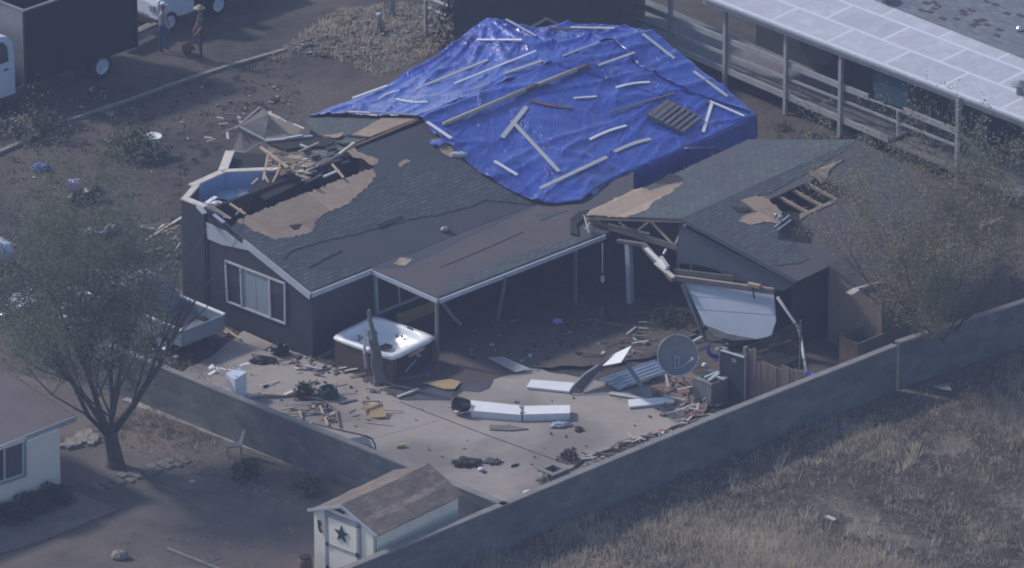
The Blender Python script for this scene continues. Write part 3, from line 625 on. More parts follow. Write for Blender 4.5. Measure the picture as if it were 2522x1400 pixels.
# ------------------------------------------------------------------ blue tarp over the roof
def lerpc(c, t):
    for i in range(len(c) - 1):
        if t <= c[i + 1][0] or i == len(c) - 2:
            k = (t - c[i][0]) / (c[i + 1][0] - c[i][0]); k = max(0, min(1, k)); return c[i][1].lerp(c[i + 1][1], k)
LIFT = .09
F_ = lambda u, v: FP.at(u, v, LIFT)
c_ridge = [(0, F_(1030, 291)), (.12, F_(1085, 268)), (.4, F_(1255, 204)), (.75, F_(1480, 112)), (1, F_(1598, 82))]
c_eave = [(0, F_(1032, 293)), (.06, F_(1062, 330)), (.12, F_(1130, 385)), (.18, F_(1180, 430)), (.25, F_(1268, 480)), (.31, F_(1312, 500)), (.37, PP.at(1358, 508, .07)), (.44, PP.at(1432, 500, .07)), (.485, PP.at(1462, 474, .09)), (.53, F_(1505, 446)), (.75, F_(1668, 378)), (1, F_(1861, 290))]
c_top = [(0, P(764, 284, 2.66)), (.1, P(850, 252, 2.8)), (.22, P(950, 213, 3.0)), (.38, P(1090, 131, 3.4)), (.46, P(1150, 85, 3.8)), (.52, P(1200, 46, 4.15)), (.6, P(1262, 62, 4.0)), (.68, P(1320, 70, 3.9)), (.78, P(1400, 61, 3.9)), (.9, P(1520, 63, 3.85)), (1, P(1597, 79, 3.62))]
def tarp_noise(p, edge=1.0):
    q = Vector((p.dot(A), p.dot(B), p.z))
    a = noise.noise(Vector((q.x * .45, q.y * .5, 2.1))) * .055
    r1 = 1 - abs(noise.noise(Vector((q.x * 1.3 + 3, q.y * .55, 7.7)))) * 2
    r2 = 1 - abs(noise.noise(Vector((q.x * .6 + q.y * 1.6, q.y * .35 - q.x * .3, 1.7)))) * 2
    r3 = 1 - abs(noise.noise(Vector((q.x * .16 - q.y * .05, q.y * 1.1, 4.4)))) * 2
    return a * .8 + max(0, r1) ** 5 * .03 + max(0, r2) ** 6 * .055 + max(0, r3) ** 7 * .08
def ruled(mb, ca, cb, nu, nv, m, wave=None):
    vs = []; fs = []
    for j in range(nv + 1):
        s = j / nv
        for i in range(nu + 1):
            t = i / nu; p = lerpc(ca, t).lerp(lerpc(cb, t), s)
            if wave: p = wave(p, t, s)
            vs.append(p)
    for j in range(nv):
        for i in range(nu):
            a = j * (nu + 1) + i; fs.append([a, a + nu + 1, a + nu + 2, a + 1])
    mb.add(vs, fs, m)
def wfront(p, t, s): return p + FP.n * tarp_noise(p)
def wback(p, t, s):
    e = tarp_noise(p); pk = c_top[5][1]; d = (p - pk)
    ang = math.atan2(d.y, d.x); r = d.length
    fold = (max(0, math.sin(ang * 17 + noise.noise(p * .5) * 2)) ** 3) * .17 * min(1, r * .8) * math.exp(-r / 4.0)
    up = .10 * max(0, math.sin(s * math.pi)) * (noise.noise(Vector((t * 9, s * 3, 4))) - .1)
    sw = max(0, math.sin((s * 2.2 + t * 7.0) * 3.0)) ** 4 * .07 * (1 - t) * math.sin(math.pi * s)
    return p + Vector((0, 0, 1)) * (e + fold + up + sw)
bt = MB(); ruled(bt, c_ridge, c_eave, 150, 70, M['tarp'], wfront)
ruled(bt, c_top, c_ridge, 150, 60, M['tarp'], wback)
# second lap of tarp along the far gable edge
c_l1 = [(0, F_(1505, 104)), (.3, F_(1575, 172)), (.65, F_(1695, 236)), (1, F_(1842, 284))]; c_l2 = [(0, F_(1598, 82)), (1, F_(1861, 290))]
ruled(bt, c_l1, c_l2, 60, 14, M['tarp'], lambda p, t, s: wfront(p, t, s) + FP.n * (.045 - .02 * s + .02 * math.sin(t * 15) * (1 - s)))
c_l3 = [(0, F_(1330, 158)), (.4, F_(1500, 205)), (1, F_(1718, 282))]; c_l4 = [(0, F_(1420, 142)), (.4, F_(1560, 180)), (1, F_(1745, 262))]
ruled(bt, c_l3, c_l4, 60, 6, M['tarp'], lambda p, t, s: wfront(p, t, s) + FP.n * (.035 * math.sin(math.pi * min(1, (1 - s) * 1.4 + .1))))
# drape hanging over the eave and the far corner
c_e2 = [(0, PP.at(1452, 482, .10)), (.08, F_(1505, 446)), (.45, F_(1668, 378)), (1, F_(1861, 290))]
def down(p, dz, o=.0): return p + B * o - Z * dz
c_dr = [(0, down(c_e2[0][1], .06, .05)), (.1, down(c_e2[1][1], .5, .02)), (.45, down(c_e2[2][1], .95, .02)), (1, down(c_e2[3][1], 1.1, .02))]
def wdr(p, t, s): return p + B * (.04 + .05 * s * math.sin(t * 60 + 3 * noise.noise(p)) + .03 * s * math.sin(t * 23)) + Z * (s * .06 * math.sin(t * 19) + tarp_noise(p) * (1 - s))
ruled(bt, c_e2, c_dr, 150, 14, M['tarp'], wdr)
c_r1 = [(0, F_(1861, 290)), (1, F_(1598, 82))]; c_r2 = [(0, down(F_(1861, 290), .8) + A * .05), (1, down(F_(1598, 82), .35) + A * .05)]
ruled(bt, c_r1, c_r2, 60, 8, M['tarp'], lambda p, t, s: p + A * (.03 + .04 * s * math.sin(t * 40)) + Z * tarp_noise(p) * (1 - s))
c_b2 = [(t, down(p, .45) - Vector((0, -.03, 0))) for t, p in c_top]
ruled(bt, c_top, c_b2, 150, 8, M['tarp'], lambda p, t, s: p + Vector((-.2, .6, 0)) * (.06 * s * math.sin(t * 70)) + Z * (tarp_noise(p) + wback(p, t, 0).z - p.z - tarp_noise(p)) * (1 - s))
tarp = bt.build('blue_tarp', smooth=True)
tag(tarp, 'big wrinkled blue plastic tarp draped over the damaged house roof', 'tarp')
so_ = tarp.modifiers.new('thickness', 'SOLIDIFY'); so_.thickness = .008; so_.offset = -1
bvh = BVHTree.FromPolygons([tuple(v) for v in bt.v], bt.f)
def HT(u, v, lift=0.0):
    d = ray(u, v).normalized(); h = bvh.ray_cast(CAMPOS, d)
    if h[0] is None: return F_(u, v) + Z * lift
    return h[0] + FP.n * lift
# back slope deck under the tarp
mb = MB(); ruled(mb, [(t, p - Z * .2) for t, p in c_top], [(t, p - Z * .2) for t, p in c_ridge], 20, 6, M['osb']); mb.build('roof', parent=house)
# crumpled loose end and patch by the tarp edge
mb = MB(); sheet(mb, ragged([(1060, 345), (1085, 342), (1118, 372), (1112, 392), (1090, 380)], 9, 2, 3), FP, .04, .02, M['osb']); mb.build('bare_board', parent=roof)
mb = MB(); mb.blob(FP.at(1128, 387, .08), .28, .12, .08, M['bag'], .6, 4, seed=2); o = mb.build('plastic_wrap', smooth=True); tag(o, 'crumpled clear plastic wad at the lower corner edge of the blue tarp', 'plastic')
mb = MB(); mb.blob(FP.at(1076, 356, .06), .22, .2, .05, M['bluecloth'], .6, 4, seed=5); o = mb.build('torn_tarp_scrap', smooth=True); tag(o, 'torn light blue tarp scrap lying on bare board by the tarp', 'scrap')
# boards weighing the tarp down
GB = 'boards weighing down the blue tarp'
BO = [
 ((1172, 106), (1284, 106), .09, 'white', 'short white board lying level near the tarp peak'),
 ((1246, 50), (1320, 91), .07, 'fascia', 'slim pale board sloping down right from the tarp peak'),
 ((1354, 72), (1404, 76), .09, 'brownwood', 'short brown board end on the far top edge of the tarp'),
 ((1404, 70), (1513, 72), .08, 'plate', 'cream board lying along the far top edge of the tarp'),
 ((1025, 221), (1201, 150), .09, 'offwhite', 'long grey white board below the peak, left of the longest white strip'),
 ((1118, 213), (1318, 133), .06, 'white', 'thin long white strip above the grey stub on the tarp back slope'),
 ((1242, 184), (1334, 153), .10, 'offwhite', 'grey white stub beside the dark crease near the tarp ridge'),
 ((1385, 142), (1475, 107), .05, 'fascia', 'thin pale lath lying on the ridge crease of the tarp'),
 ((866, 252), (952, 221), .07, 'white', 'white strip along the far edge near the tarp pointed end'),
 ((932, 246), (984, 225), .05, 'white', 'very short white lath between the pointed end strip and the curved strip'),
 ((975, 246), (1052, 254), .06, 'white', 'slightly bent white strip near the tarp front fold'),
 ((1165, 226), (1204, 211), .05, 'fascia', 'tiny pale lath just under the long white strip'),
 ((860, 278), (934, 281), .07, 'plate', 'cream board along the torn front hem of the pointed tarp end'),
 ((908, 283), (1024, 292), .05, 'fascia', 'lilac white lath on the hem where the tarp ends at bare board'),
 ((1583, 86), (1661, 147), .10, 'offwhite', 'topmost white board along the far gable edge of the tarp'),
 ((1708, 181), (1790, 242), .10, 'offwhite', 'middle white board along the far gable edge of the tarp'),
 ((1748, 252), (1832, 288), .09, 'white', 'white board at the far lower corner of the tarp, meeting an upright one'),
 ((1752, 258), (1731, 328), .10, 'white', 'white board running down slope beside the wooden pallet'),
 ((1474, 163), (1562, 132), .09, 'offwhite', 'pale grey board lying just above the upper end of the longest beam'),
 ((1517, 218), (1600, 205), .08, 'white', 'bent white strip between the long beam and the gable edge'),
 ((1497, 284), (1660, 235), .055, 'greywood', 'thin long brown grey pole lying above the pallet'),
 ((1414, 244), (1469, 240), .06, 'white', 'small white strip in the middle of the blue tarp'),
 ((1305, 250), (1405, 268), .10, 'brownwood', 'short brown curved board just below the longest beam'),
 ((1452, 346), (1542, 312), .09, 'white', 'curved bright white strip in the lower middle of the tarp'),
 ((1513, 376), (1602, 345), .13, 'offwhite', 'stout grey white board stub below the curved white strip'),
 ((1328, 475), (1492, 398), .13, 'offwhite', 'long pale board with a pointed end near the tarp eave'),
 ((1216, 403), (1272, 437), .11, 'white', 'white board near the lower left hem of the tarp'),
 ((1050, 312), (1110, 346), .11, 'white', 'white board at the upper left front hem of the tarp'),
 ((1260, 303), (1376, 428), .13, 'offwhite', 'long jointed grey board pointing down to the eave'),
 ((1236, 342), (1296, 266), .15, 'offwhite', 'short thick grey board crossing the top of the jointed board'),
 ((1686, 370), (1760, 367), .07, 'bag', 'crumpled white strip caught on the hanging side of the tarp'),
]
for p, q, ww, m, lab in BO:
    mb = MB(); N = 4 if 'bent' in lab or 'curved' in lab else 1
    pts = [HT(p[0] + (q[0] - p[0]) * i / N, p[1] + (q[1] - p[1]) * i / N + (4 * (i / N) * (1 - i / N) * (-3.5 if N > 1 and q[1] < p[1] else 3) if N > 1 else 0), .03) for i in range(N + 1)]
    if N == 1:
        k = 5; best = 0
        for i in range(1, k):
            t = i / k; h = HT(p[0] + (q[0] - p[0]) * t, p[1] + (q[1] - p[1]) * t, .03); l_ = pts[0].lerp(pts[1], t); best = max(best, (h - l_).dot(FP.n))
        pts = [x + FP.n * best for x in pts]
    for i in range(N): mb.beam(pts[i], pts[i + 1], ww, .035, M[m], up=FP.n)
    tag(mb.build('board'), lab, 'board', GB)
# the longest beam, with a worn bare stretch
lb = T('ridge_beam', 'longest pole like board on the tarp, painted pale with bare brown stretches', 'beam', HT(1270, 240), GB)
mb = MB(); mb.tube([HT(1092, 312, .09), HT(1292, 228, .09)], .075, M['pipe'], 8); mb.build('painted_length', parent=lb, smooth=True)
mb = MB(); mb.tube([HT(1292, 228, .09), HT(1322, 216, .09)], .068, M['brownwood'], 8); mb.build('bare_length', parent=lb, smooth=True)
mb = MB(); mb.tube([HT(1322, 216, .09), HT(1418, 178, .09)], .075, M['pipe'], 8); mb.build('painted_length', parent=lb, smooth=True)
mb = MB(); mb.tube([HT(1418, 178, .09), HT(1449, 167, .09)], .068, M['brownwood'], 8); mb.build('bare_length', parent=lb, smooth=True)
# pallet
pc = [HT(1592, 292, .03), HT(1640, 255, .03), HT(1728, 298, .03), HT(1678, 332, .03)]
pal = T('wooden_pallet', 'weathered brown wooden pallet lying on the blue tarp', 'pallet', pc[0].copy())
ex = (pc[2] - pc[1]); ey = (pc[1] - pc[0]); nn = ex.cross(ey).normalized(); nn = nn if nn.z > 0 else -nn
for k in range(3):
    t = .04 + .46 * k; mb = MB(); mb.beam(pc[0] + ey * t + nn * .05, pc[3] + ey * t + nn * .05, .07, .1, M['greywood'], up=nn); mb.build('stringer', parent=pal)
for k in range(7):
    t = .05 + .15 * k; mb = MB(); mb.beam(pc[0] + ex * t + nn * .115, pc[1] + ex * t + nn * .115, .16 if k in (0, 1) else .1, .025, M['greywood'], up=nn); mb.build('slat', parent=pal)
# ------------------------------------------------------------------ wrecked garage wing
ga = P(1440, 706); gb = P(1955, 874); ga.z = gb.z = 0
GP = Plane(ga, gb, ga + Z)
gar = T('wrecked_garage', 'collapsed garage with grey shingle roof, broken open gable end and white door', 'garage', ga.copy())
g_le, g_rp, g_re = P(1440, 530, 2.45), P(1680, 541, 3.32), P(1962, 694, 2.5)
g_far = P(2112, 344, 3.32)
DV = g_far - g_rp; dvl = DV.length; DVn = DV.normalized()
LP = Plane(g_le, g_rp, g_far); RP = Plane(g_re, g_rp, g_far)
far_l = P(1842, 344, 2.45)
mb = MB(); mb.prism([g_le, g_rp, g_far, far_l], LP.n * -.06, M['felt']); gl = mb.build('roof', parent=gar)
mb = MB(); sheet(mb, ragged([(1540, 536), (1590, 520), (1640, 492), (1700, 462), (1690, 445), (1660, 430), (1700, 410), (1845, 346)], 10, 3, 21, False) + [(2108, 346), (1682, 539)], LP, .016, .015, M['shingle']); mb.build('shingles', parent=gl)
mb = MB(); sheet(mb, ragged([(1443, 531), (1462, 515), (1500, 497), (1560, 468), (1580, 463), (1600, 470), (1650, 455), (1684, 450), (1650, 478), (1610, 498), (1590, 520), (1545, 537)], 8, 3, 22), LP, .012, .011, M['osb']); mb.build('bare_board', parent=gl)
mb = MB(); sheet(mb, ragged([(1612, 452), (1652, 428), (1690, 440), (1650, 455)], 8, 3, 25), LP, .014, .012, M['interior']); mb.build('hole_shade_patch', parent=gl)  # hole's inner shade painted as a dark sheet, roof uncut below
# right slope with the open rafters
dn = (g_re - g_rp); dn = dn - DVn * dn.dot(DVn)
def rp_ab(u, v):
    p = RP.at(u, v) - g_rp; return p.dot(DVn), p.dot(dn.normalized())
a0, b0 = rp_ab(1893, 492); a1, b1 = rp_ab(2012, 428); a2, b2 = rp_ab(1945, 545)
ha0, ha1, hb0, hb1 = (a0 + a2) / 2, a1, b0, b2
sl_ = dn.length; dnn = dn.normalized()
def RQ(a, b, lift=0): return g_rp + DVn * a + dnn * b + RP.n * lift
for (qa0, qa1, qb0, qb1) in ((0, ha0, 0, sl_), (ha1, dvl, 0, sl_), (ha0, ha1, 0, hb0), (ha0, ha1, hb1, sl_)):
    mb = MB(); mb.prism([RQ(qa0, qb0), RQ(qa1, qb0), RQ(qa1, qb1), RQ(qa0, qb1)], RP.n * -.05, M['felt_b']); gr = mb.build('roof', parent=gar)
mb = MB(); sheet(mb, [(1682, 543), (2108, 346)] + ragged([(2080, 372), (2010, 415), (1900, 476), (1820, 492), (1815, 520), (1860, 552), (1905, 552), (1960, 600), (1992, 638), (1970, 650), (1910, 655)], 9, 3, 23, False) + [(1888, 655)], RP, .016, .015, M['shingle']); mb.build('shingles', parent=gr)
mb = MB(); sheet(mb, ragged([(1822, 494), (1862, 484), (1893, 492), (1945, 545), (1925, 553), (1880, 548), (1850, 556), (1818, 548), (1835, 532), (1868, 524)], 8, 3, 24), RP, .03, .02, M['osb']); mb.build('bare_board', parent=gr)
mb = MB(); sheet(mb, ragged([(1946, 545), (1965, 532), (2062, 488), (2056, 500), (2000, 525), (1958, 550)], 8, 2, 26), RP, .03, .02, M['osb']); mb.build('bare_board', parent=gr)
mb = MB(); sheet(mb, ragged([(1990, 432), (2010, 420), (2076, 394), (2050, 415), (2036, 438), (2020, 450)], 8, 3, 27), RP, .04, .03, M['osb']); mb.build('bare_board', parent=gr)
mb = MB(); sheet(mb, ragged([(1800, 512), (1845, 514), (1850, 522), (1815, 526)], 7, 3, 29), RP, .035, .01, M['dark']); mb.build('torn_felt', parent=gr)
for k in range(3):
    a = ha0 + (ha1 - ha0) * (.28 + .25 * k); mb = MB(); mb.beam(RQ(a, hb0 - .1, -.1), RQ(a, hb1 + .1, -.1), .05, .1, M['timber'], up=RP.n); mb.build('rafter', parent=gar)
mb = MB(); mb.prism([RQ(ha0 - .5, hb0 - .5, -1.3), RQ(ha1 + .5, hb0 - .5, -1.3), RQ(ha1 + .5, hb1 + .5, -1.0), RQ(ha0 - .5, hb1 + .5, -1.0)], Z * -.03, M['interior']); mb.build('ceiling_sheet', parent=gar)
mb = MB(); q = [RP.at(1925, 545, .02), RP.at(1965, 552, .02), RP.at(1995, 600, .02), RP.at(1915, 592, .02)]  # dark flap stands in for the shadow cast by the vent
mb.prism([q[0] + Z * .3, q[1] + Z * .35, q[2], q[3]], (0, 0, -.03), M['dark']); mb.build('vent_shadow_flap', parent=gar)
mb = MB()
for p, r_ in (((1908, 558), .07), ((1918, 563), .06)): mb.lathe(RP.at(*p, .3), [(r_, 0), (r_, .12), (r_ * .3, .16)], M['chrome'], 10)
mb.beam(RP.at(1905, 575, .2), RP.at(1940, 556, .35), .06, .05, M['chrome']); mb.beam(RP.at(1912, 582, .2), RP.at(1944, 564, .3), .05, .04, M['metal'])
mb.build('vent_flue', parent=gar)
# gable end: barge boards, siding panel, broken truss
mb = MB(); mb.beam(g_rp - A * .05 + Z * .02, g_re - A * .05 + Z * .02, .04, .14, M['siding_l']); mb.build('barge_board', parent=gar)
mb = MB(); vsheet(mb, [(1676, 552), (1960, 700), (1930, 716), (1905, 712), (1805, 688), (1768, 664), (1722, 652), (1668, 648)], GP, .04, M['siding_l'], .05); mb.build('gable_panel', parent=gar)
for p, q, ww, m in (((1442, 537), (1682, 545), .09, 'timber'), ((1450, 545), (1575, 572), .12, 'brownwood'), ((1500, 552), (1600, 575), .06, 'timber'), ((1525, 545), (1562, 575), .06, 'timber'), ((1562, 575), (1600, 545), .06, 'timber'), ((1605, 545), (1668, 612), .07, 'timber'), ((1500, 560), (1670, 612), .13, 'greywood'), ((1575, 578), (1660, 606), .14, 'greywood'), ((1690, 550), (1665, 600), .07, 'offwhite'), ((1672, 645), (1674, 685), .05, 'greywood'), ((1702, 648), (1704, 670), .05, 'greywood')):
    mb = MB(); wbeam(mb, GP, p, q, ww, M[m], .02, .05); mb.build('truss_member', parent=gar)
mb = MB(); mb.prism([GP.o * 0 + vz(GP, u, v) + A * .5 for u, v in [(1450, 545), (1672, 548), (1672, 610), (1560, 590)]], A * .04, M['interior']); mb.build('inner_lining', parent=gar)
# dark interior shell
li = P(1840, 521); li.z = 0
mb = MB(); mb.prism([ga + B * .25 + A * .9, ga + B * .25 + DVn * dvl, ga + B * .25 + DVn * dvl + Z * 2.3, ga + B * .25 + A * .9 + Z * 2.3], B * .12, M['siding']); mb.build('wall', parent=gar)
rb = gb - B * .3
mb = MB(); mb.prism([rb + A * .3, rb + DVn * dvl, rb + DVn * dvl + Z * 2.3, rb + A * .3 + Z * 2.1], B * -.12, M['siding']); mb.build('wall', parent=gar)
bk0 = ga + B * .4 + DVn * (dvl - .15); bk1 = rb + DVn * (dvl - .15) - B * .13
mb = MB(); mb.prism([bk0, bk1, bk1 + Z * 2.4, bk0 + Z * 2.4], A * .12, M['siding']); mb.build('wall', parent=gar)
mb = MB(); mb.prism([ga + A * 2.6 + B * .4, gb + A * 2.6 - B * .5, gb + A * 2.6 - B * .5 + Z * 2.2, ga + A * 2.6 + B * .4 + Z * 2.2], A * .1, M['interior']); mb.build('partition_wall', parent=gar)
# fallen header, door and posts
def gbeam(p, q, ww, h, m, name, lab=None):
    mb = MB(); mb.beam(P(*p), P(*q), ww, h, M[m]); o = mb.build(name, parent=gar)
    return tag(o, lab) if lab else o
gbeam((1655, 684, 1.72), (1908, 719, 2.0), .12, .16, 'greywood', 'header_beam'); gbeam((1660, 680, 1.78), (1905, 712, 2.08), .06, .05, 'timber', 'header_beam')
gbeam((1662, 671, 1.85), (1806, 688, 2.0), .05, .22, 'greywood', 'header_board')
gbeam((1585, 605, 2.1), (1658, 688, 1.75), .14, .18, 'greywood', 'header_beam')
gbeam((1592, 612, 2.2), (1642, 662, 1.98), .12, .05, 'white', 'splintered_trim'); gbeam((1615, 648, 2.0), (1660, 684, 1.85), .12, .06, 'plate', 'splintered_trim')
gbeam((1628, 635, 2.1), (1645, 660, 2.0), .10, .12, 'offwhite', 'splintered_trim'); gbeam((1634, 626, 2.2), (1641, 614, 2.35), .06, .05, 'white', 'splintered_trim')
gbeam((1843, 700, 2.1), (1872, 706, 2.1), .14, .1, 'timber', 'splintered_trim'); gbeam((1853, 710, 2.0), (1858, 735, 1.8), .05, .04, 'dark', 'splintered_trim')
mb = MB(); d_ = [P(1686, 697, 1.62), P(1906, 719, 1.92), P(1910, 795, .95), P(1898, 828, .52), P(1805, 839, .32), P(1740, 803, .62)]
dpl = Plane(d_[0], d_[1], P(1815, 838, .38)); dn_ = dpl.n
def dat(u, v): return dpl.at(u, v)
out_ = [(1686, 697), (1905, 718), (1911, 790), (1899, 828), (1860, 836), (1805, 839), (1760, 826), (1735, 800), (1712, 752)]
mb.prism([dat(u, v) for u, v in out_], dn_ * -.035, M['doorp'])
for t in (.3, .62):
    a_ = dat(1686 + (1735 - 1686) * t, 697 + 103 * t); b_ = dat(1905 + 6 * t, 718 + 72 * t + 20 * t); mb.beam(a_ + dn_ * .004, b_ + dn_ * .004, .025, .01, M['fascia'], up=dn_)
mb.prism([dat(u, v) + dn_ * .004 for u, v in [(1735, 800), (1790, 822), (1860, 835), (1805, 838), (1760, 825)]], dn_ * -.003, M['greywood'])
o = mb.build('garage_door', parent=gar)
tag(o, 'pale garage door panel hanging from its fallen header')
gbeam((1548, 598, 2.05), (1553, 752, 0), .17, .17, 'fascia', 'post', 'pale upright porch post'); gbeam((1681, 700, 1.65), (1736, 836, 0), .1, .1, 'steel', 'post', 'leaning grey post')
gbeam((1520, 594, 2.12), (1590, 604, 2.12), .14, .1, 'greywood', 'post_bracket')
mb = MB(); mb.tube([P(1484, 600, 2.1), P(1484, 672, 1.2)], .02, M['offwhite'], 6); mb.blob(P(1484, 688, 1.0), .07, .05, .13, M['offwhite'], .1); o = mb.build('hanging_ladle'); tag(o, 'pale ladle shaped ornament hanging under the porch eave beside the white post', 'ornament')
mb = MB(); mb.tube([P(1915, 732, 1.9), P(1965, 805, 1.0), P(1975, 840, .8)], .05, M['offwhite'], 8); mb.tube([P(1972, 828, .85), P(1980, 880, .55), P(1992, 942, 0.1)], .05, M['offwhite'], 8); tag(mb.build('downspout', smooth=True), 'pale bent downspout leaning from the garage corner to the plank fence', 'downspout')
mb = MB()
for p, q in (((1450, 585), (1437, 552)), ((1440, 577), (1452, 570)), ((1443, 572), (1455, 578))): mb.beam(PP.at(*p, .15), PP.at(*q, .3), .03, .02, M['offwhite'])
mb.build('wire_scrap', parent=proof)
# low lean to roof sagging off the right slope
la, lb_ = 1.6, dvl - .8
dl = (dnn * 1.0 + Z * -.12).normalized()
q0 = RQ(la, sl_ - .05, .03); q1 = RQ(lb_, sl_ - .05, .03)
mb = MB(); mb.prism([q0, q1, q1 + dl * 2.5, q0 + dl * 2.3], Z * -.06, M['felt_b']); lr = mb.build('lean_to_roof', parent=gar)
mb = MB(); e0 = q0 + dl * 2.2; e1 = q1 + dl * 2.4; mb.prism([Vector((e0.x, e0.y, 0)), Vector((e1.x, e1.y, 0)), e1 - Z * .07, e0 - Z * .07], B * -.1, M['fencewood']); mb.build('wall', parent=gar)
LT = Plane(q0, q1, q0 + dl)
mb = MB(); f0 = q0 + DVn * .06; f1 = q0 + dl * 2.2 + DVn * .06
mb.prism([Vector((f0.x, f0.y, 0)), Vector((f1.x, f1.y, 0)), f1 - Z * .07, f0 - Z * .07], DVn * .06, M['fencewood']); mb.build('lean_to_end', parent=gar)
# ------------------------------------------------------------------ neighbour's long porch building, top right
n1, n2 = P(1660, 116, .65), P(2190, 342, .65)
dB = (n2 - n1).normalized(); dA = Vector((-dB.y, dB.x, 0))
DKP = Plane(n1, n2, n1 + Z)          # vertical plane at the deck edge
por = T('porch_building', 'long pale roofed building with railed raised porch behind the tarp', 'building', Vector((n1.x, n1.y, 0)))
def onp(u, v): return vz(DKP, u, v)
st = n1 - dB * 6.5; en = n2 + dB * .0
L_ = (n2 - n1).length
mb = MB(); mb.prism([n1 - dB * 4, n2, n2 + dA * 2.2, n1 - dB * 4 + dA * 2.2], Z * -.08, M['deck']); mb.build('deck', parent=por)
mb = MB(); mb.prism([n2 + dB * .01 - Z * .12, n2 + dB * 6 - Z * .12, n2 + dB * 6 + dA * 2.2 - Z * .12, n2 + dB * .01 + dA * 2.2 - Z * .12], Z * -.08, M['deck']); mb.build('deck', parent=por)
mb = MB(); mb.beam(n1 - dB * 4 - dA * .03 - Z * .03, n2 - dA * .03 - Z * .03, .05, .2, M['rail']); mb.build('deck_fascia', parent=por)
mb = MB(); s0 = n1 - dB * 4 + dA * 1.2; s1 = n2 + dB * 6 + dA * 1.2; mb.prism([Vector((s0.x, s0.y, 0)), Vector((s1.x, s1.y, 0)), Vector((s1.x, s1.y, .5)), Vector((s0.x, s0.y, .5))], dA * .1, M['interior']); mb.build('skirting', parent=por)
EZ = 3.02
e1_, e2_ = P(1745, 0, EZ), P(2522, 300, EZ)
dE = (e2_ - e1_).normalized(); dEA = Vector((-dE.y, dE.x, 0)); up1 = (dEA + Z * .10).normalized()
ea = e1_ - dE * .2; eb = e2_ + dE * 4
NP = Plane(e1_, e2_, e1_ + up1)
mb = MB(); mb.prism([ea, eb, eb + up1 * 11, ea + up1 * 11], Z * -.1, M['porchroof']); nroof = mb.build('roof', parent=por)
g0, g1 = NP.at(2110, -16, .012), NP.at(2522, 146, .012); gd = (g1 - g0).normalized()
mb = MB(); mb.prism([g0 - gd * 3, g1 + gd * 4, g1 + gd * 4 + up1 * 6, g0 - gd * 3 + up1 * 6], NP.n * -.01, M['greyroof']); mb.build('shingles', parent=nroof)
mb = MB(); rn = random.Random(12)
for u, v in [(2270, 8), (2300, 15), (2290, 22), (2360, 28), (2380, 26), (2362, 35), (2345, 48), (2395, 52), (2410, 50), (2420, 62), (2395, 60), (2385, 64), (2450, 74), (2470, 34), (2500, 38), (2440, 12), (2420, 5), (2290, 6), (2445, 88), (2260, 26), (2280, 30), (2310, 46)]:
    a = NP.at(u, v, .02); mb = MB(); mb.prism([a, a + gd * rn.uniform(.2, .36), a + gd * rn.uniform(.2, .36) + up1 * .16, a + up1 * .16], NP.n * -.006, M['tabs']); mb.build('bare_patch', parent=nroof)
for u, v in ((2178, 6), (2512, 232)):
    c = NP.at(u, v, .0); mb = MB(); mb.lathe(c, [(.13, 0), (.11, .3), (.28, .3), (.3, .34), (.05, .46)], M['steel'], 12); mb.build('roof_vent', parent=nroof)
c = NP.at(2512, 77, 0); mb = MB(); mb.blob(c + Z * .08, .14, .12, .1, M['metal'], .1); mb.build('roof_vent', parent=nroof)
mb = MB(); mb.beam(ea - dEA * .04 - Z * .06, eb - dEA * .04 - Z * .06, .05, .2, M['rail'], up=Z); mb.build('fascia', parent=nroof)
mb = MB(); mb.beam(ea - dEA * .09 + Z * .03, eb - dEA * .09 + Z * .03, .09, .07, M['shedtrim'], up=Z); mb.build('gutter', parent=nroof)
# building wall behind the porch
w0 = n1 + dB * 1.6 + dA * 2.2; w1 = n2 + dB * 8 + dA * 2.2; w0.z = w1.z = 0
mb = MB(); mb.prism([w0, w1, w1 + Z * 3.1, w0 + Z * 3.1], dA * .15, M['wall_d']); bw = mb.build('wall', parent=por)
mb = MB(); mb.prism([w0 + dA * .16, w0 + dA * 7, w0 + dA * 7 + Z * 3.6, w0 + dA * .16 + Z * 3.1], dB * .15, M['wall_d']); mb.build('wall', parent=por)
WPn = Plane(w0, w1, w0 + Z)
for px, m, nm in (([(2268, 262), (2290, 270), (2290, 352), (2268, 340)], 'greywood', 'window'), ([(2300, 262), (2322, 270), (2322, 352), (2300, 344)], 'greywood', 'window'), ([(1990, 95), (2050, 118), (2050, 170), (1990, 148)], 'glass', 'window'), ([(2400, 300), (2430, 312), (2430, 380), (2400, 370)], 'steel', 'door')):
    mb = MB(); vsheet(mb, px, WPn, .03, M[m], .02); mb.build(nm, parent=bw)
def pbeam(p, q, ww, h, name, m='rail'):
    mb = MB(); mb.beam(onp(*p), onp(*q), ww, h, M[m]); return mb.build(name, parent=por)
for u, vt, vb in ((1655, -30, 118), (1790, 18, 232), (1940, 72, 282), (2075, 128, 332), (2364, 238, 365), (1522, -60, 60)):
    top = onp(u, vt); bot = onp(u, vb); z0 = 0
    mb = MB(); mb.box(Vector((top.x, top.y, (top.z + z0) / 2)) - dA * .05, dB * .065, dA * .06, Z * (top.z - z0) / 2, M['rail']); mb.build('post', parent=por)
pbeam((1520, -8), (1935, 157), .06, .20, 'top_rail'); pbeam((1942, 160), (2139, 240), .06, .20, 'top_rail'); pbeam((2226, 272), (2362, 327), .06, .20, 'top_rail'); pbeam((2140, 244), (2226, 276), .04, .05, 'top_rail')
pbeam((1520, 28), (1935, 193), .05, .11, 'mid_rail'); pbeam((1942, 195), (2362, 362), .05, .08, 'mid_rail')
pbeam((2212, 272), (2212, 335), .09, .09, 'post')
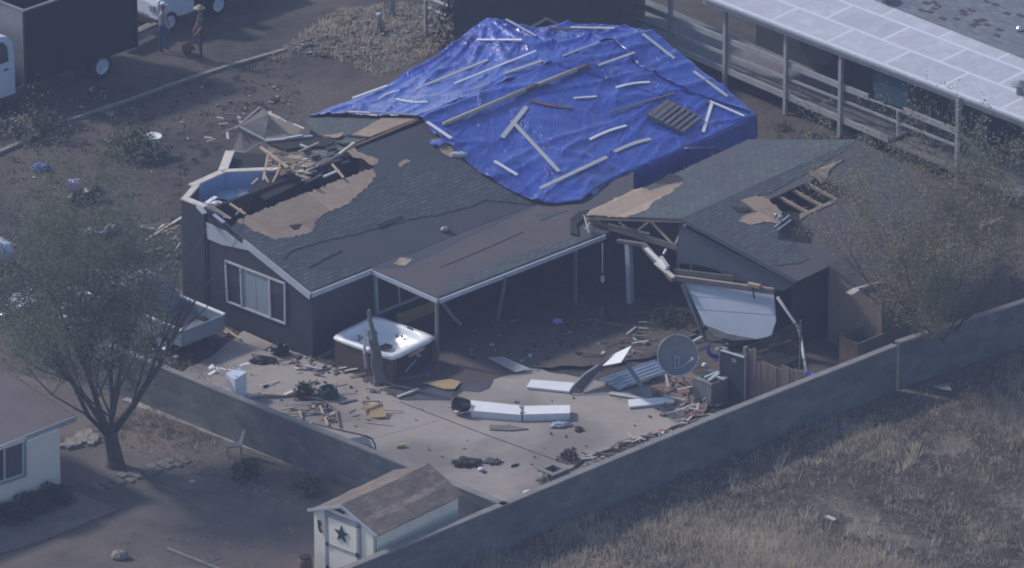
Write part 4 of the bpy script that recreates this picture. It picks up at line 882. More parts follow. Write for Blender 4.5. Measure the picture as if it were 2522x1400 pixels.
a = onp(2366, 330); mb = MB(); mb.beam(a, P(2432, 395, .9), .09, .12, M['rail']); mb.beam(P(2432, 395, .9), P(2436, 425, .4), .08, .08, M['rail']); mb.build('stair_rail', parent=por)
for k in range(5):
    p = P(2445 + k * 9, 440 - k * 20, .1 + .13 * k); mb = MB(); mb.beam(p, p + A * 2.2, .26, .05, M['wall_d']); mb.build('stair_step', parent=por)
mb = MB(); vsheet(mb, [(2141, 162), (2228, 190), (2230, 274), (2145, 245)], DKP, .02, M['bluesheet'], -.12); tag(mb.build('hanging_sheet'), 'dark teal sheet hanging over the porch rail of the long building', 'sheet')
# white pipe fence behind the tarp
f0 = P(1050, 18, 1.1)
pf = T('pipe_fence', 'pale three rail pipe fence running up behind the tarp peak', 'fence', Vector((f0.x, f0.y, 0)))
for p, q in (((1056, -4, 1.3), (1215, 62, 1.3)), ((1044, 16, .95), (1185, 76, .95)), ((1085, 42, .6), (1170, 82, .6))):
    mb = MB(); mb.tube([P(*p), P(*q)], .06, M['rail'], 8); mb.build('rail', parent=pf)
for u, v in ((1048, 0), (1165, 45)):
    p = P(u, v, 1.3); mb = MB(); mb.beam(Vector((p.x, p.y, 0)), p, .1, .1, M['rail']); mb.build('post', parent=pf)
# dark outbuilding behind the tarp
d0, d1 = P(1118, 158), P(1532, 190); dd = (d1 - d0).normalized(); da = Vector((-dd.y, dd.x, 0))
ob = T('dark_outbuilding', 'dark board walled outbuilding standing behind the tarp at the photo top', 'building', d0.copy())
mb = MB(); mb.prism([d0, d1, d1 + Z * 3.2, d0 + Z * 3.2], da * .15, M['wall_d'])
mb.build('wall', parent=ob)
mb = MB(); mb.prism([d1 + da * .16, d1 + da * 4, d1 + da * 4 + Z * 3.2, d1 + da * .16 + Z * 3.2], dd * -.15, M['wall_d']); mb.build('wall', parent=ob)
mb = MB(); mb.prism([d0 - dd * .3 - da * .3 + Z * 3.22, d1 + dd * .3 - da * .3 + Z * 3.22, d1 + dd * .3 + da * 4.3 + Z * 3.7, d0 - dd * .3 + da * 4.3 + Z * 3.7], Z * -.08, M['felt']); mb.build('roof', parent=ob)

# ------------------------------------------------------------------ white house, lower left
h1 = P(150, 1216, 0); hA = A; 
hw = T('white_house', 'pale stucco house with brown roof beside the big leafy tree', 'house', h1.copy())
HW = Plane(h1, h1 - A * 3, h1 + Z)
mb = MB(); mb.prism([h1, h1 - A * 8, h1 - A * 8 + Z * 2.05, h1 + Z * 2.05], B * -.15, M['housewall']); hwall = mb.build('wall', parent=hw)
mb = MB(); mb.prism([h1 - B * .16 - A * .002, h1 - B * 7 - A * .002, h1 - B * 7 - A * .002 + Z * 2.6, h1 - B * .16 - A * .002 + Z * 2.05], A * -.15, M['housewall']); mb.build('wall', parent=hw)
ev = P(186, 1027, 2.12); e_ = ev - A * 9; rise = (-B + Z * .16).normalized()
mb = MB(); mb.prism([ev, e_, e_ + rise * 5.2, ev + rise * 5.2], Z * -.12, M['houseroof']); hroof = mb.build('roof', parent=hw)
mb = MB(); mb.beam(ev + B * .025 - Z * .05, e_ + B * .025 - Z * .05, .04, .17, M['shedtrim']); mb.build('fascia', parent=hroof)
mb = MB(); mb.beam(ev + A * .025 - Z * .06, ev + A * .025 + rise * 5.2 - Z * .06, .04, .15, M['brownwood']); mb.build('barge_board', parent=hroof)
mb = MB()
for p, q in (((-6, 1108), (58, 1086)), ((-6, 1187), (58, 1166)), ((8, 1102), (9, 1182)), ((54, 1088), (55, 1166))): wbeam(mb, HW, p, q, .05, M['fascia'], .03)
hwin = mb.build('window', parent=hw)
mb = MB(); vsheet(mb, [(10, 1102), (53, 1087), (54, 1166), (11, 1182)], HW, .02, M['glass'], .012); mb.build('pane', parent=hwin)
mb = MB(); vsheet(mb, [(-30, 1112), (7, 1103), (8, 1182), (-30, 1196)], HW, .02, M['interior'], .012); mb.build('pane', parent=hwin)
mb = MB()
for p, q in (((-6, 1102), (61, 1079)), ((60, 1080), (61, 1170)), ((-6, 1194), (61, 1171))): wbeam(mb, HW, p, q, .05, M['shedtrim'], .05)
mb.build('window_trim', parent=hw)

# ------------------------------------------------------------------ star shed, bottom centre
sfr = P(928, 1313, 1.9); sfr.z = 0; sfl = P(773, 1254, 1.9); sfl.z = 0
shB = (sfr - sfl).normalized(); shA = Vector((-shB.y, shB.x, 0)); SW_ = (sfr - sfl).length; SD = 3.35
shed = T('garden_shed', 'small pale shed with brown shingle roof and a star on its door', 'shed', sfl.copy())
ridge_z = 2.42; mid = sfl + shB * SW_ / 2
mb = MB(); mb.prism([sfl, sfr, sfr + Z * 1.88, mid + Z * (ridge_z - .05), sfl + Z * 1.88], shA * .06, M['greyshed']); swl = mb.build('front_wall', parent=shed)
mb = MB(); mb.prism([sfr + shA * .062, sfr + shA * SD, sfr + shA * SD + Z * 1.86, sfr + shA * .062 + Z * 1.86], shB * -.06, M['greyshed']); mb.build('wall', parent=shed)
mb = MB(); mb.prism([sfl + shA * .062, sfl + shA * SD, sfl + shA * SD + Z * 1.86, sfl + shA * .062 + Z * 1.86], shB * .06, M['greyshed']); mb.build('wall', parent=shed)
mb = MB(); mb.prism([sfl + shA * (SD + .002), sfr + shA * (SD + .002), sfr + shA * SD + Z * 1.86, mid + shA * SD + Z * 2.35, sfl + shA * SD + Z * 1.86], shA * .06, M['greyshed']); mb.build('wall', parent=shed)
for sg in (1, -1):
    lo = (sfr if sg > 0 else sfl) + shB * sg * .12 - shA * .12; lo.z = 1.9 - .045; hi = mid - shA * .12; hi.z = ridge_z + .02; wave = MB(); N = 14; vs = []; fs = []
    for j in range(N + 1):
        for i in range(7):
            p = lo.lerp(hi, i / 6) + shA * ((SD + .25) * j / N) + Z * (.025 * noise.noise(Vector((i * .8, j * .5, sg))) + (-.04 * math.sin(math.pi * j / N) if i > 2 else 0)); vs.append(p)
    for j in range(N):
        for i in range(6): a = j * 7 + i; fs.append([a, a + 1, a + 8, a + 7])
    wave.add(vs, fs, M['shedroof']); o = wave.build('roof', parent=shed); mo = o.modifiers.new('thickness', 'SOLIDIFY'); mo.thickness = .05; mo.offset = -1
SP = Plane(sfl, sfr, sfl + Z)
def sp(x, z, out=0): return sfl + shB * x + Z * z - shA * out
mb = MB()
for x0, z0, x1, z1, ww in ((.52, 0, .52, 1.9, .11), (1.72, 0, 1.72, 1.95, .11), (.46, 1.93, 1.78, 1.93, .14), (SW_ - .05, 0, SW_ - .05, 1.8, .09)): mb.beam(sp(x0, z0, .03), sp(x1, z1, .03), ww, .05, M['shedtrim'], up=-shA)
mb.build('trim', parent=swl)
mb = MB(); mb.prism([sp(.58, .03, .02), sp(1.66, .03, .02), sp(1.66, 1.85, .02), sp(.58, 1.85, .02)], shA * -.025, M['greyshed']); sd = mb.build('door', parent=shed)
mb = MB(); mb.beam(sp(.58, 1.02, .055), sp(1.66, 1.02, .055), .05, .03, M['shedtrim'], up=-shA); mb.build('crossbar', parent=sd)
mb = MB()
for z in (1.02, .3): mb.box(sp(1.70, z, .07), shB * .05, shA * .02, Z * .06, M['dark']); mb.box(sp(.55, z, .07), shB * .04, shA * .02, Z * .05, M['dark'])
mb.build('hinge', parent=sd)
mb = MB(); star = []
for k in range(10):
    r_ = .27 if k % 2 == 0 else .105; a_ = math.pi / 2 + k * math.pi / 5; star.append(sp(1.1 + r_ * math.cos(a_), 1.48 + r_ * math.sin(a_), .05))
mb.prism(star, shA * -.03, M['steel'] if False else M['shedtrim']); so2 = mb.build('star', parent=sd); so2.data.materials[0] = M['dark']
mb = MB(); mb.prism([sp(.17, 1.62, .02), sp(.27, 1.62, .02), sp(.29, 1.48, .02), sp(.25, 1.42, .02), sp(.33, 1.27, .02), sp(.24, 1.28, .02), sp(.19, 1.42, .02)], shA * -.03, M['dark']); mb.build('ornament', parent=swl)
mb = MB(); mb.beam(sp(.85, 2.18, .05), sp(1.2, 2.16, .05), .07, .03, M['dark'], up=-shA); mb.build('gable_plate', parent=swl)
mb = MB(); mb.beam(sp(-.12, 1.87, .13), sp(SW_ / 2, ridge_z - .03, .13), .08, .03, M['fascia'], up=-shA); mb.beam(sp(SW_ + .12, 1.87, .13), sp(SW_ / 2, ridge_z - .03, .13), .08, .03, M['fascia'], up=-shA); mb.build('barge_board', parent=shed)
# ------------------------------------------------------------------ dump truck, white truck, people
def wheel(par, c, r, wd, ax, rim='vwhite'):
    mb = MB(); mb.lathe(c - ax * wd / 2, [(r * .6, 0), (r * .93, 0), (r, wd * .2), (r, wd * .8), (r * .93, wd), (r * .6, wd)], M['rubber'], 24, ax=ax, cap=False); ty = mb.build('wheel', parent=par, smooth=False)
    mb = MB(); mb.lathe(c - ax * wd * .5, [(r * .62, wd * .55), (r * .62, wd * .97), (r * .52, wd * .95), (r * .45, wd * .75), (r * .16, wd * .75), (r * .14, wd * .95), (.01, wd * .95)], M[rim], 20, ax=ax); mb.build('rim', parent=ty)
b0 = P(65, 264); L = 4.9; Wd = 2.4
trk = T('dump_truck', 'dark high sided dump truck with a white cab parked on the dirt', 'truck', b0.copy())
def tb_(x, y, z): return b0 + A * x - B * y + Z * z
th = .06
mb = MB(); mb.prism([tb_(0, 0, .75), tb_(L, 0, .75), tb_(L, 0, 3.32), tb_(0, 0, 3.32)], B * -th, M['truck']); sidep = mb.build('box_side', parent=trk)
for k in range(2):
    mb = MB(); x = .05 + k * (L - .1); mb.box(tb_(x, -.03, 2.0), A * .05, B * .03, Z * 1.2, M['truck']); mb.build('rib', parent=sidep)
mb = MB(); mb.prism([tb_(0, Wd, .75), tb_(L, Wd, .75), tb_(L, Wd, 3.32), tb_(0, Wd, 3.32)], B * th, M['truck']); mb.build('box_side', parent=trk)
mb = MB(); mb.prism([tb_(-.002, th, .75), tb_(-.002, Wd - th, .75), tb_(-.002, Wd - th, 3.3), tb_(-.002, th, 3.3)], A * th, M['steel']); mb.build('box_front', parent=trk)
mb = MB(); mb.prism([tb_(L, th, .75), tb_(L, Wd - th, .75), tb_(L, Wd - th, 3.3), tb_(L, th, 3.3)], A * -th, M['truck']); mb.build('tailgate', parent=trk)
mb = MB(); mb.prism([tb_(th, th, 2.2), tb_(L - th, th, 2.2), tb_(L - th, Wd - th, 2.2), tb_(th, Wd - th, 2.2)], Z * -1.4, M['truckin']); mb.build('load', parent=trk)
mb = MB(); mb.beam(tb_(-.03, .03, 3.35), tb_(L, .03, 3.35), .1, .06, M['steel']); mb.beam(tb_(.03, .085, 3.35), tb_(.03, Wd, 3.35), .1, .06, M['steel']); mb.build('rim_rail', parent=trk)
mb = MB(); mb.box(tb_(L / 2 - 1, Wd / 2, .6), A * (L / 2 + 1), B * .5, Z * .15, M['dark']); mb.build('chassis', parent=trk)
wx = (P(246, 194) - b0).dot(A)
wheel(trk, tb_(wx, .18, .47), .47, .3, B); wheel(trk, tb_(wx, Wd - .18, .47), .47, .3, -B); wheel(trk, tb_(-1.5, .25, .47), .47, .3, B); wheel(trk, tb_(-1.5, Wd - .25, .47), .47, .3, -B)
# cab
prof = [(-.35, .55), (-.35, 1.9), (-.42, 2.35), (-.65, 2.62), (-1.1, 2.7), (-1.6, 2.6), (-2.15, 1.75), (-3.3, 1.55), (-3.45, 1.2), (-3.45, .55)]
mb = MB(); mb.prism([tb_(x, .12, z) for x, z in prof], B * -(Wd - .24), M['vwhite']); cab = mb.build('cab', parent=trk)
mb = MB(); mb.prism([tb_(x, .115, z) for x, z in [(-.62, 1.75), (-.66, 2.25), (-.85, 2.48), (-1.5, 2.45), (-1.95, 1.75)]], B * .02, M['glass']); mb.build('side_window', parent=cab)
mb = MB(); mb.prism([tb_(x, y, z) for x, y, z in [(-1.68, .25, 2.52), (-2.16, .25, 1.79), (-2.16, Wd - .25, 1.79), (-1.68, Wd - .25, 2.52)]], A * -.03 + Z * .02, M['glass']); mb.build('windscreen', parent=cab)
mb = MB(); mb.prism([tb_(x, .11, z) for x, z in [(-.6, .7), (-.6, 1.72), (-1.98, 1.72), (-1.98, .7)]], B * .012, M['vwhite']); dr = mb.build('door', parent=cab)
mb = MB(); mb.box(tb_(-.75, .09, 1.5), A * .1, B * .015, Z * .025, M['dark']); mb.build('handle', parent=dr)
for y in (.4, Wd - .4):
    mb = MB(); mb.box(tb_(-3.46, y, 1.1), A * .03, B * .16, Z * .12, M['metal']); mb.build('headlight', parent=cab)
# white flatbed truck at the top edge
c0 = P(392, 92)
tr2 = T('white_truck', 'white truck partly out of frame behind the two people', 'truck', c0.copy())
def t2(x, y, z): return c0 + A * x - B * y + Z * z
prof = [(0, .5), (0, 1.1), (.05, 1.25), (.75, 1.4), (1.15, 2.15), (1.6, 2.25), (1.65, .5)]
mb = MB(); mb.prism([t2(x, .05, z) for x, z in prof], B * -1.9, M['vwhite']); cb = mb.build('cab', parent=tr2)
mb = MB(); mb.prism([t2(x, .04, z) for x, z in [(.85, 1.4), (1.18, 2.05), (1.55, 2.1), (1.55, 1.4)]], B * .015, M['glass']); mb.build('side_window', parent=cb)
mb = MB(); mb.box(t2(-.02, .3, .95), A * .03, B * .12, Z * .1, M['metal']); mb.build('headlight', parent=cb)
mb = MB(); mb.box(t2(-.06, 1, .5), A * .06, B * .95, Z * .1, M['dark']); mb.build('bumper', parent=tr2)
mb = MB(); mb.box(t2(3.0, 1, .55), A * 3, B * .5, Z * .12, M['dark']); mb.build('chassis', parent=tr2)
mb = MB(); mb.box(t2(3.6, 1, 1.05), A * 1.9, B * 1.02, Z * .1, M['dark']); mb.build('flatbed', parent=tr2)
mb = MB(); mb.box(t2(2.55, -.02, 1.25), A * .25, B * .04, Z * .5, M['vwhite']); mb.build('side_box', parent=tr2)
wx2 = (P(533, 38) - c0).dot(A)
wheel(tr2, t2(wx2, .15, .42), .42, .28, B); wheel(tr2, t2(wx2, 1.85, .42), .42, .28, -B); wheel(tr2, t2(.55, .16, .38), .38, .24, B); wheel(tr2, t2(.55, 1.84, .38), .38, .24, -B)
mb = MB(); q = P(303, 104, .35); mb.beam(q, P(388, 62, .35), .5, .18, M['stone']); mb.beam(P(310, 92, .5), P(385, 60, .5), .2, .1, M['greywood']); tag(mb.build('timber_stack'), 'pale timber stack on the ground behind the dump truck', 'timber')
# white car, left edge
c1 = P(36, 672)
car = T('white_car', 'rounded white car cut off by the photo edge beside the tree crown', 'car', c1.copy())
def t3(x, y, z): return c1 - A * x - B * y + Z * z
def loft(mb, secs, m):
    n = len(secs[0]); vs = [p for s in secs for p in s]; fs = []
    for i in range(len(secs) - 1):
        for k in range(n): fs.append([i * n + k, i * n + (k + 1) % n, (i + 1) * n + (k + 1) % n, (i + 1) * n + k])
    fs += [list(range(n - 1, -1, -1)), list(range((len(secs) - 1) * n, len(secs) * n))]; mb.add(vs, fs, m)
def carsec(x, zl, zh, y0, y1, r=.16):
    return [t3(x, y0, zl), t3(x, y0 - .03, (zl + zh) / 2), t3(x, y0 + .04, zh - r * .4), t3(x, y0 + r, zh), t3(x, (y0 + y1) / 2, zh + .03), t3(x, y1 - r, zh), t3(x, y1 - .04, zh - r * .4), t3(x, y1 + .03, (zl + zh) / 2), t3(x, y1, zl)]
mb = MB(); loft(mb, [carsec(-.25, .45, .75, .3, 1.4), carsec(-.15, .35, .9, .12, 1.58), carsec(.2, .3, 1.0, .03, 1.68), carsec(.9, .28, 1.02, 0, 1.72), carsec(1.6, .28, 1.02, 0, 1.72), carsec(4.0, .3, .98, .02, 1.7)], M['vwhite']); cbd = mb.build('body', parent=car, smooth=True)
mb = MB(); loft(mb, [carsec(.55, .98, 1.02, .14, 1.56), carsec(1.1, .98, 1.4, .24, 1.48), carsec(2.2, .98, 1.45, .24, 1.48), carsec(3.0, .98, 1.02, .14, 1.56)], M['vwhite']); mb.build('cabin', parent=car, smooth=True)
mb = MB(); mb.prism([t3(.52, .3, 1.06), t3(.52, 1.4, 1.06), t3(1.02, 1.36, 1.42), t3(1.02, .34, 1.42)], A * .02, M['glass']); mb.build('rear_window', parent=car)
for y in (.2, 1.5):
    mb = MB(); mb.box(t3(-.16, y, .78), A * .03, B * .1, Z * .06, M['red']); mb.build('tail_light', parent=car)
for x in (.75, 3.3):
    wheel(car, t3(x, .1, .32), .32, .2, B); wheel(car, t3(x, 1.6, .32), .32, .2, -B)

# silver pickup seen through the big tree
pb0 = P(447, 893)
pk = T('silver_pickup', 'silver blue pickup with glinting cab, parked behind the big sparse tree', 'pickup', pb0.copy())
def t4_(x, y, z): return pb0 - B * x + A * y + Z * z
def psec(x, zl, zh, y0, y1, r=.14):
    return [t4_(x, y0, zl), t4_(x, y0 - .03, (zl + zh) / 2), t4_(x, y0 + .03, zh - r * .5), t4_(x, y0 + r, zh), t4_(x, y1 - r, zh), t4_(x, y1 - .03, zh - r * .5), t4_(x, y1 + .03, (zl + zh) / 2), t4_(x, y1, zl)]
mb = MB(); loft(mb, [psec(1.9, .4, 1.0, 0, 1.8), psec(3.7, .4, 1.02, 0, 1.8), psec(4.9, .4, .98, .02, 1.78), psec(5.25, .42, .85, .12, 1.68)], M['silver']); mb.build('body', parent=pk, smooth=True)
mb = MB(); loft(mb, [psec(1.95, .98, 1.1, .08, 1.72), psec(2.1, .98, 1.66, .2, 1.6), psec(3.2, .98, 1.68, .2, 1.6), psec(3.95, .98, 1.04, .1, 1.7)], M['silver']); pcab = mb.build('cabin', parent=pk, smooth=True)
mb = MB(); mb.prism([t4_(3.3, .3, 1.66), t4_(3.3, 1.5, 1.66), t4_(3.9, 1.56, 1.12), t4_(3.9, .24, 1.12)], (-B + Z).normalized() * .02, M['glass']); mb.build('windscreen', parent=pcab)
mb = MB(); mb.prism([t4_(2.15, .16, 1.55), t4_(3.15, .16, 1.57), t4_(3.65, .1, 1.1), t4_(2.1, .1, 1.1)], A * -.02, M['glass']); mb.build('side_window', parent=pcab)
for y in (.03, 1.77):
    mb = MB(); mb.prism([t4_(0, y - .03, .5), t4_(1.92, y - .03, .5), t4_(1.92, y - .03, 1.0), t4_(0, y - .03, 1.0)], A * .06, M['silver']); bs = mb.build('bed_side', parent=pk)
    mb = MB(); mb.beam(t4_(0, y, 1.03), t4_(1.92, y, 1.03), .1, .05, M['white']); mb.build('bed_rail', parent=bs)
mb = MB(); mb.prism([t4_(.0, .07, .5), t4_(.0, 1.73, .5), t4_(.0, 1.73, 1.0), t4_(.0, .07, 1.0)], -B * .05, M['silver']); mb.build('tailgate', parent=pk)
mb = MB(); mb.prism([t4_(.06, .07, .62), t4_(1.9, .07, .62), t4_(1.9, 1.73, .62), t4_(.06, 1.73, .62)], Z * -.08, M['steel']); mb.build('bed_floor', parent=pk)
for x in (.85, 4.3):
    for y, ax_ in ((.1, -A), (1.7, A)): wheel(pk, t4_(x, y, .36), .36, .22, ax_)
rn = random.Random(14)
mb = MB()
for k in range(26):
    c = t4_(rn.uniform(2.9, 4.9), rn.uniform(.2, 1.6), 1.12 + .5 * max(0, rn.uniform(-.6, .5))); a = rn.uniform(0, 3); x = Vector((math.cos(a), math.sin(a), rn.uniform(-.3, .3))) * rn.uniform(.04, .1); mb.box(c, x, Z.cross(x).normalized() * .03, Z * .012, M['white'])  # broken glass bits, white colour stands in for their glints
tag(mb.build('glass_glint_crumbs', parent=pk), kind='stuff')

def person(foot, hgt, face, label, top, legs, hat, hatm, lean=0, armL=.0, armR=.0, sleeves='skin'):
    # one continuous skinned body, clothes coloured by height, hat as a child
    me = bpy.data.meshes.new('person'); s = hgt / 1.75
    fx = Vector((math.cos(face), math.sin(face), 0)); sx = Z.cross(fx)   # facing, left
    V = []; Ed = []; Rr_ = []
    def v(x, y, z, r, par=None):
        V.append(fx * x * s + sx * y * s + Z * z * s); Rr_.append(r * s)
        if par is not None: Ed.append((par, len(V) - 1))
        return len(V) - 1
    pel = v(0, 0, .95, .13); ab = v(.01, 0, 1.12, .125, pel); ch = v(.0 + lean * .3, 0, 1.3, .15, ab); nk0 = v(lean * .4, 0, 1.45, .075, ch); nk = v(.01 + lean * .5, 0, 1.52, .055, nk0)
    hd = v(.03 + lean * .6, 0, 1.62, .095, nk); hd2 = v(.025 + lean * .6, 0, 1.7, .085, hd); v(.115 + lean * .6, 0, 1.615, .018, hd)
    for sd, av in ((1, armL), (-1, armR)):
        hip = v(.0, sd * .1, .88, .09, pel); kn = v(.03 + sd * .03, sd * .13, .5, .06, hip); an = v(sd * .04, sd * .15, .09, .042, kn); v(.13 + sd * .04, sd * .16, .04, .035, an)
        sh = v(lean * .35, sd * .19, 1.4, .06, ch); el = v(.02 + av * .18, sd * .25, 1.13, .043, sh); wr = v(.08 + av * .4, sd * .24, .92 + av * .2, .03, el); pm = v(.1 + av * .48, sd * .235, .86 + av * .2, .032, wr)
        for k in range(4): f1 = v(.085 + k * .017 + av * .52, sd * .232, .81 + av * .2, .009, pm); v(.09 + k * .016 + av * .55, sd * .225, .765 + av * .2 + .006 * abs(k - 1.5), .008, f1)
        th_ = v(.135 + av * .5, sd * .225, .84 + av * .2, .01, wr); v(.15 + av * .53, sd * .22, .8 + av * .2, .009, th_)
    me.from_pydata([tuple(x) for x in V], Ed, []); o = bpy.data.objects.new('person', me); COL.objects.link(o)
    sm = o.modifiers.new('skin', 'SKIN'); sm.use_smooth_shade = True
    for i, r in enumerate(Rr_): me.skin_vertices[0].data[i].radius = (r, r)
    me.skin_vertices[0].data[0].use_root = True
    sub = o.modifiers.new('sub', 'SUBSURF'); sub.levels = 1; sub.render_levels = 1
    dg = bpy.context.evaluated_depsgraph_get(); ev_ = o.evaluated_get(dg); m2 = bpy.data.meshes.new_from_object(ev_)
    bpy.data.objects.remove(o); o = bpy.data.objects.new('person', m2); COL.objects.link(o); o.location = foot
    for mm in ('skin', top, legs, 'dark', 'hair'): m2.materials.append(M[mm])
    for p in m2.polygons:
        c = p.center / s; lat = abs(c.dot(sx)); p.use_smooth = True
        if c.z < .1: k = 3
        elif c.z < .97 and lat < .205 : k = 2
        elif c.z < 1.47 and (lat < .205 or c.z > (1.2 if sleeves == 'skin' else 0.95)): k = 1
        elif c.z > 1.6 and c.dot(fx) < .03: k = 4
        else: k = 0
        p.material_index = k
    tag(o, label, 'person')
    mb = MB(); c = foot + fx * (.025 + lean * .6) * s + Z * 1.72 * s
    if hat == 'cap':
        mb.lathe(c - Z * .02, [(.1, 0), (.1, .03), (.075, .085), (.02, .105)], M[hatm], 16); mb.prism([c + sx * .07 + fx * .06 - Z * .01, c - sx * .07 + fx * .06 - Z * .01, c - sx * .05 + fx * .17 - Z * .02, c + sx * .05 + fx * .17 - Z * .02], Z * .012, M[hatm])
    else:
        mb.lathe(c - Z * .01, [(.2, 0), (.205, .012), (.105, .02), (.09, .1), (.03, .115)], M[hatm], 20)
    h = mb.build('hat', parent=o, smooth=True)
    return o
person(P(402, 127), 1.72, R(-20), 'standing person in white cap, pale top and blue jeans beside the white truck', 'shirt', 'jeans', 'cap', 'white', 0, .1, .4, 'skin')
person(P(496, 148), 1.88, R(200), 'standing person in straw hat, dark green top and dark trousers', 'green_shirt', 'pants', 'brim', 'tan', .02, .35, .1, 'skin')
mb = MB(); mb.blob(P(463, 118, .2), .2, .13, .22, M['brownwood'], .5, 2.5); tag(mb.build('sack', smooth=True), 'small brown sack on the dirt between the two people', 'sack')
# ------------------------------------------------------------------ trees and shrubs
def tree(base, hgt, spread, label, nlimb, seed, trunk_r, fork, leafms, leaves, leaf_s, lean=Vector((0, 0, 0)), up=.75, name='tree', zmin=2.0, thin=1.0, twig='bark', keep=lambda p: True):
    rn = random.Random(seed); t = T(name, label, 'tree', base.copy())
    wood = MB(); tips = []
    top = base + Z * fork + lean * .4
    wood.tube([base - Z * .1, base + Z * .25 + lean * .05, base + Z * fork * .6 + lean * .2, top], [trunk_r * 1.35, trunk_r, trunk_r * .9, trunk_r * .85], M['bark'], 10)
    def grow(p, d, L, r, lev):
        if lev >= 2 and not keep(p): return
        n = 4; pts = [p]; rs = [r]; q = p.copy(); dd = d.copy()
        for i in range(n):
            dd = (dd + Vector((rn.uniform(-.22, .22), rn.uniform(-.22, .22), rn.uniform(-.05, .16) + .05 * up))).normalized()
            q = q + dd * L / n; pts.append(q.copy()); rs.append(r * (1 - .62 * (i + 1) / n))
        wood.tube(pts, rs, M['bark' if lev < 2 else twig], 6 if lev < 2 else 4, cap=False)
        if lev >= 1:
            for i in range(1, n + 1): tips.append((pts[i].copy(), dd.copy(), L, lev))
        if lev < 3:
            for k in range({0: 5, 1: 5, 2: 4}[lev]):
                i = rn.randint(1, n); a = rn.uniform(0, 6.28); o = Vector((math.cos(a), math.sin(a), rn.uniform(-.15, .5)))
                grow(pts[i], (dd * .75 + o * .75).normalized(), L * rn.uniform(.5, .72), max(.005, rs[i] * .5), lev + 1)
    for k in range(nlimb):
        a = 6.28 * k / nlimb + rn.uniform(-.3, .3); ti = rn.uniform(.35, 1.0) * spread
        d = Vector((math.cos(a) * ti, math.sin(a) * ti, 1)).normalized()
        grow(top - Z * rn.uniform(0, fork * .3), d, (hgt - fork) * rn.uniform(.5, .68), trunk_r * .34, 0)
    wood.build('trunk', parent=t)
    lf = MB()
    for k in range(leaves):
        p, d, L, lev = rn.choice(tips)
        if lev < 2 and rn.random() < .3: continue
        c = p + Vector((rn.gauss(0, .13), rn.gauss(0, .13), rn.gauss(0, .15))) * thin
        if c.z < zmin or not keep(c): continue
        m = leafms[0 if rn.random() < .5 + .9 * noise.noise(c * .6) else 1]
        a = rn.uniform(0, 6.28); s = leaf_s * rn.uniform(.6, 1.4); x = Vector((math.cos(a), math.sin(a), rn.uniform(-.9, .9))).normalized() * s; y = x.cross(Vector((rn.uniform(-1, 1), rn.uniform(-1, 1), 1))).normalized() * s * .42
        lf.add([c - x, c - y, c + x, c + y], [[0, 1, 2, 3]], m)
    lf.build('crown', parent=t)
    return t
tree(P(286, 1150), 8.6, .95, 'big sparse green tree with many upright limbs beside the white house', 12, 11, .24, 1.15, [M['leaf1'], M['leafg']], 46000, .05, zmin=1.7, twig='twig', lean=Vector((-.45, 0, 0)), keep=lambda p: p.z < 3.3 or p.x < P(286, 1150).x + 1.85)
tree(P(2300, 905), 7.1, 1.3, 'sparse olive tree behind the long block wall right of the garage', 11, 23, .14, .7, [M['leaf2'], M['leaf1']], 42000, .045, zmin=.8, up=.6, twig='twig')
def shrub(base, rx, ry, h, n, ms, label, seed, name='shrub', leaf=.07, cat='shrub', group=None):
    rn = random.Random(seed); t = T(name, label, cat, base.copy(), group); wood = MB(); lf = MB()
    for k in range(14):
        a = rn.uniform(0, 6.28); d = Vector((math.cos(a) * rx * rn.uniform(.2, .9), math.sin(a) * ry * rn.uniform(.2, .9), h * rn.uniform(.6, 1)))
        wood.tube([base, base + d * .5 + Z * .05, base + d], [.02, .014, .006], M['bark'], 4, cap=False)
    wood.build('stem', parent=t)
    for k in range(n):
        a = rn.uniform(0, 6.28); r_ = rn.random() ** .55; zz = rn.random() ** .8
        f = (1 - zz ** 2.2) ** .5 * .8 + .2; b = 1 + .35 * noise.noise(Vector((math.cos(a) * 2, math.sin(a) * 2, zz * 3 + seed)))
        c = base + Vector((math.cos(a) * rx * r_ * f * b, math.sin(a) * ry * r_ * f * b, zz * h * b + .02))
        s = leaf * rn.uniform(.6, 1.4); x = Vector((rn.uniform(-1, 1), rn.uniform(-1, 1), rn.uniform(-.6, 1))).normalized() * s; y = x.cross(Vector((rn.uniform(-1, 1), rn.uniform(-1, 1), 1))).normalized() * s * .4
        lf.add([c - x, c - y, c + x, c + y], [[0, 1, 2, 3]], ms[rn.randrange(len(ms))])
    lf.build('foliage', parent=t); return t
shrub(P(325, 385), 1.0, .8, .85, 1300, [M['shrub'], M['leaf2'], M['hedge']], 'brownish green shrub around the white bird bath', 3)
shrub(P(110, 340), .9, .7, .9, 350, [M['straw2'], M['shrub']], 'thin dry shrub in front of the dump truck wheel', 4)
shrub(P(45, 345), .7, .6, .8, 240, [M['straw2'], M['straw']], 'pale dry weed clump nearest the photo left edge by the kerb', 5, 'weed_clump', cat='weed')
for i, (u, v, s, lab) in enumerate(((12, 1285, .75, 'dark hedge bush at the photo left edge under the white house window'), (70, 1262, .7, 'middle dark hedge bush against the white house wall'), (130, 1240, .6, 'dark hedge bush nearest the white house corner'))):
    shrub(P(u, v) + B * .1, s, s * .8, .55, 1100, [M['hedge']], lab, 30 + i, 'hedge_bush', .06, 'bush', 'dark bushes along the white house')
shrub(P(610, 1180), .6, .5, .5, 320, [M['hedge'], M['shrub']], 'low dark weed bush at the foot of the side wall', 40, 'low_bush', cat='bush')
shrub(P(760, 1215), .55, .5, .45, 300, [M['straw2'], M['shrub']], 'low dry bush between the side wall and the star shed', 41, 'low_bush', cat='bush')
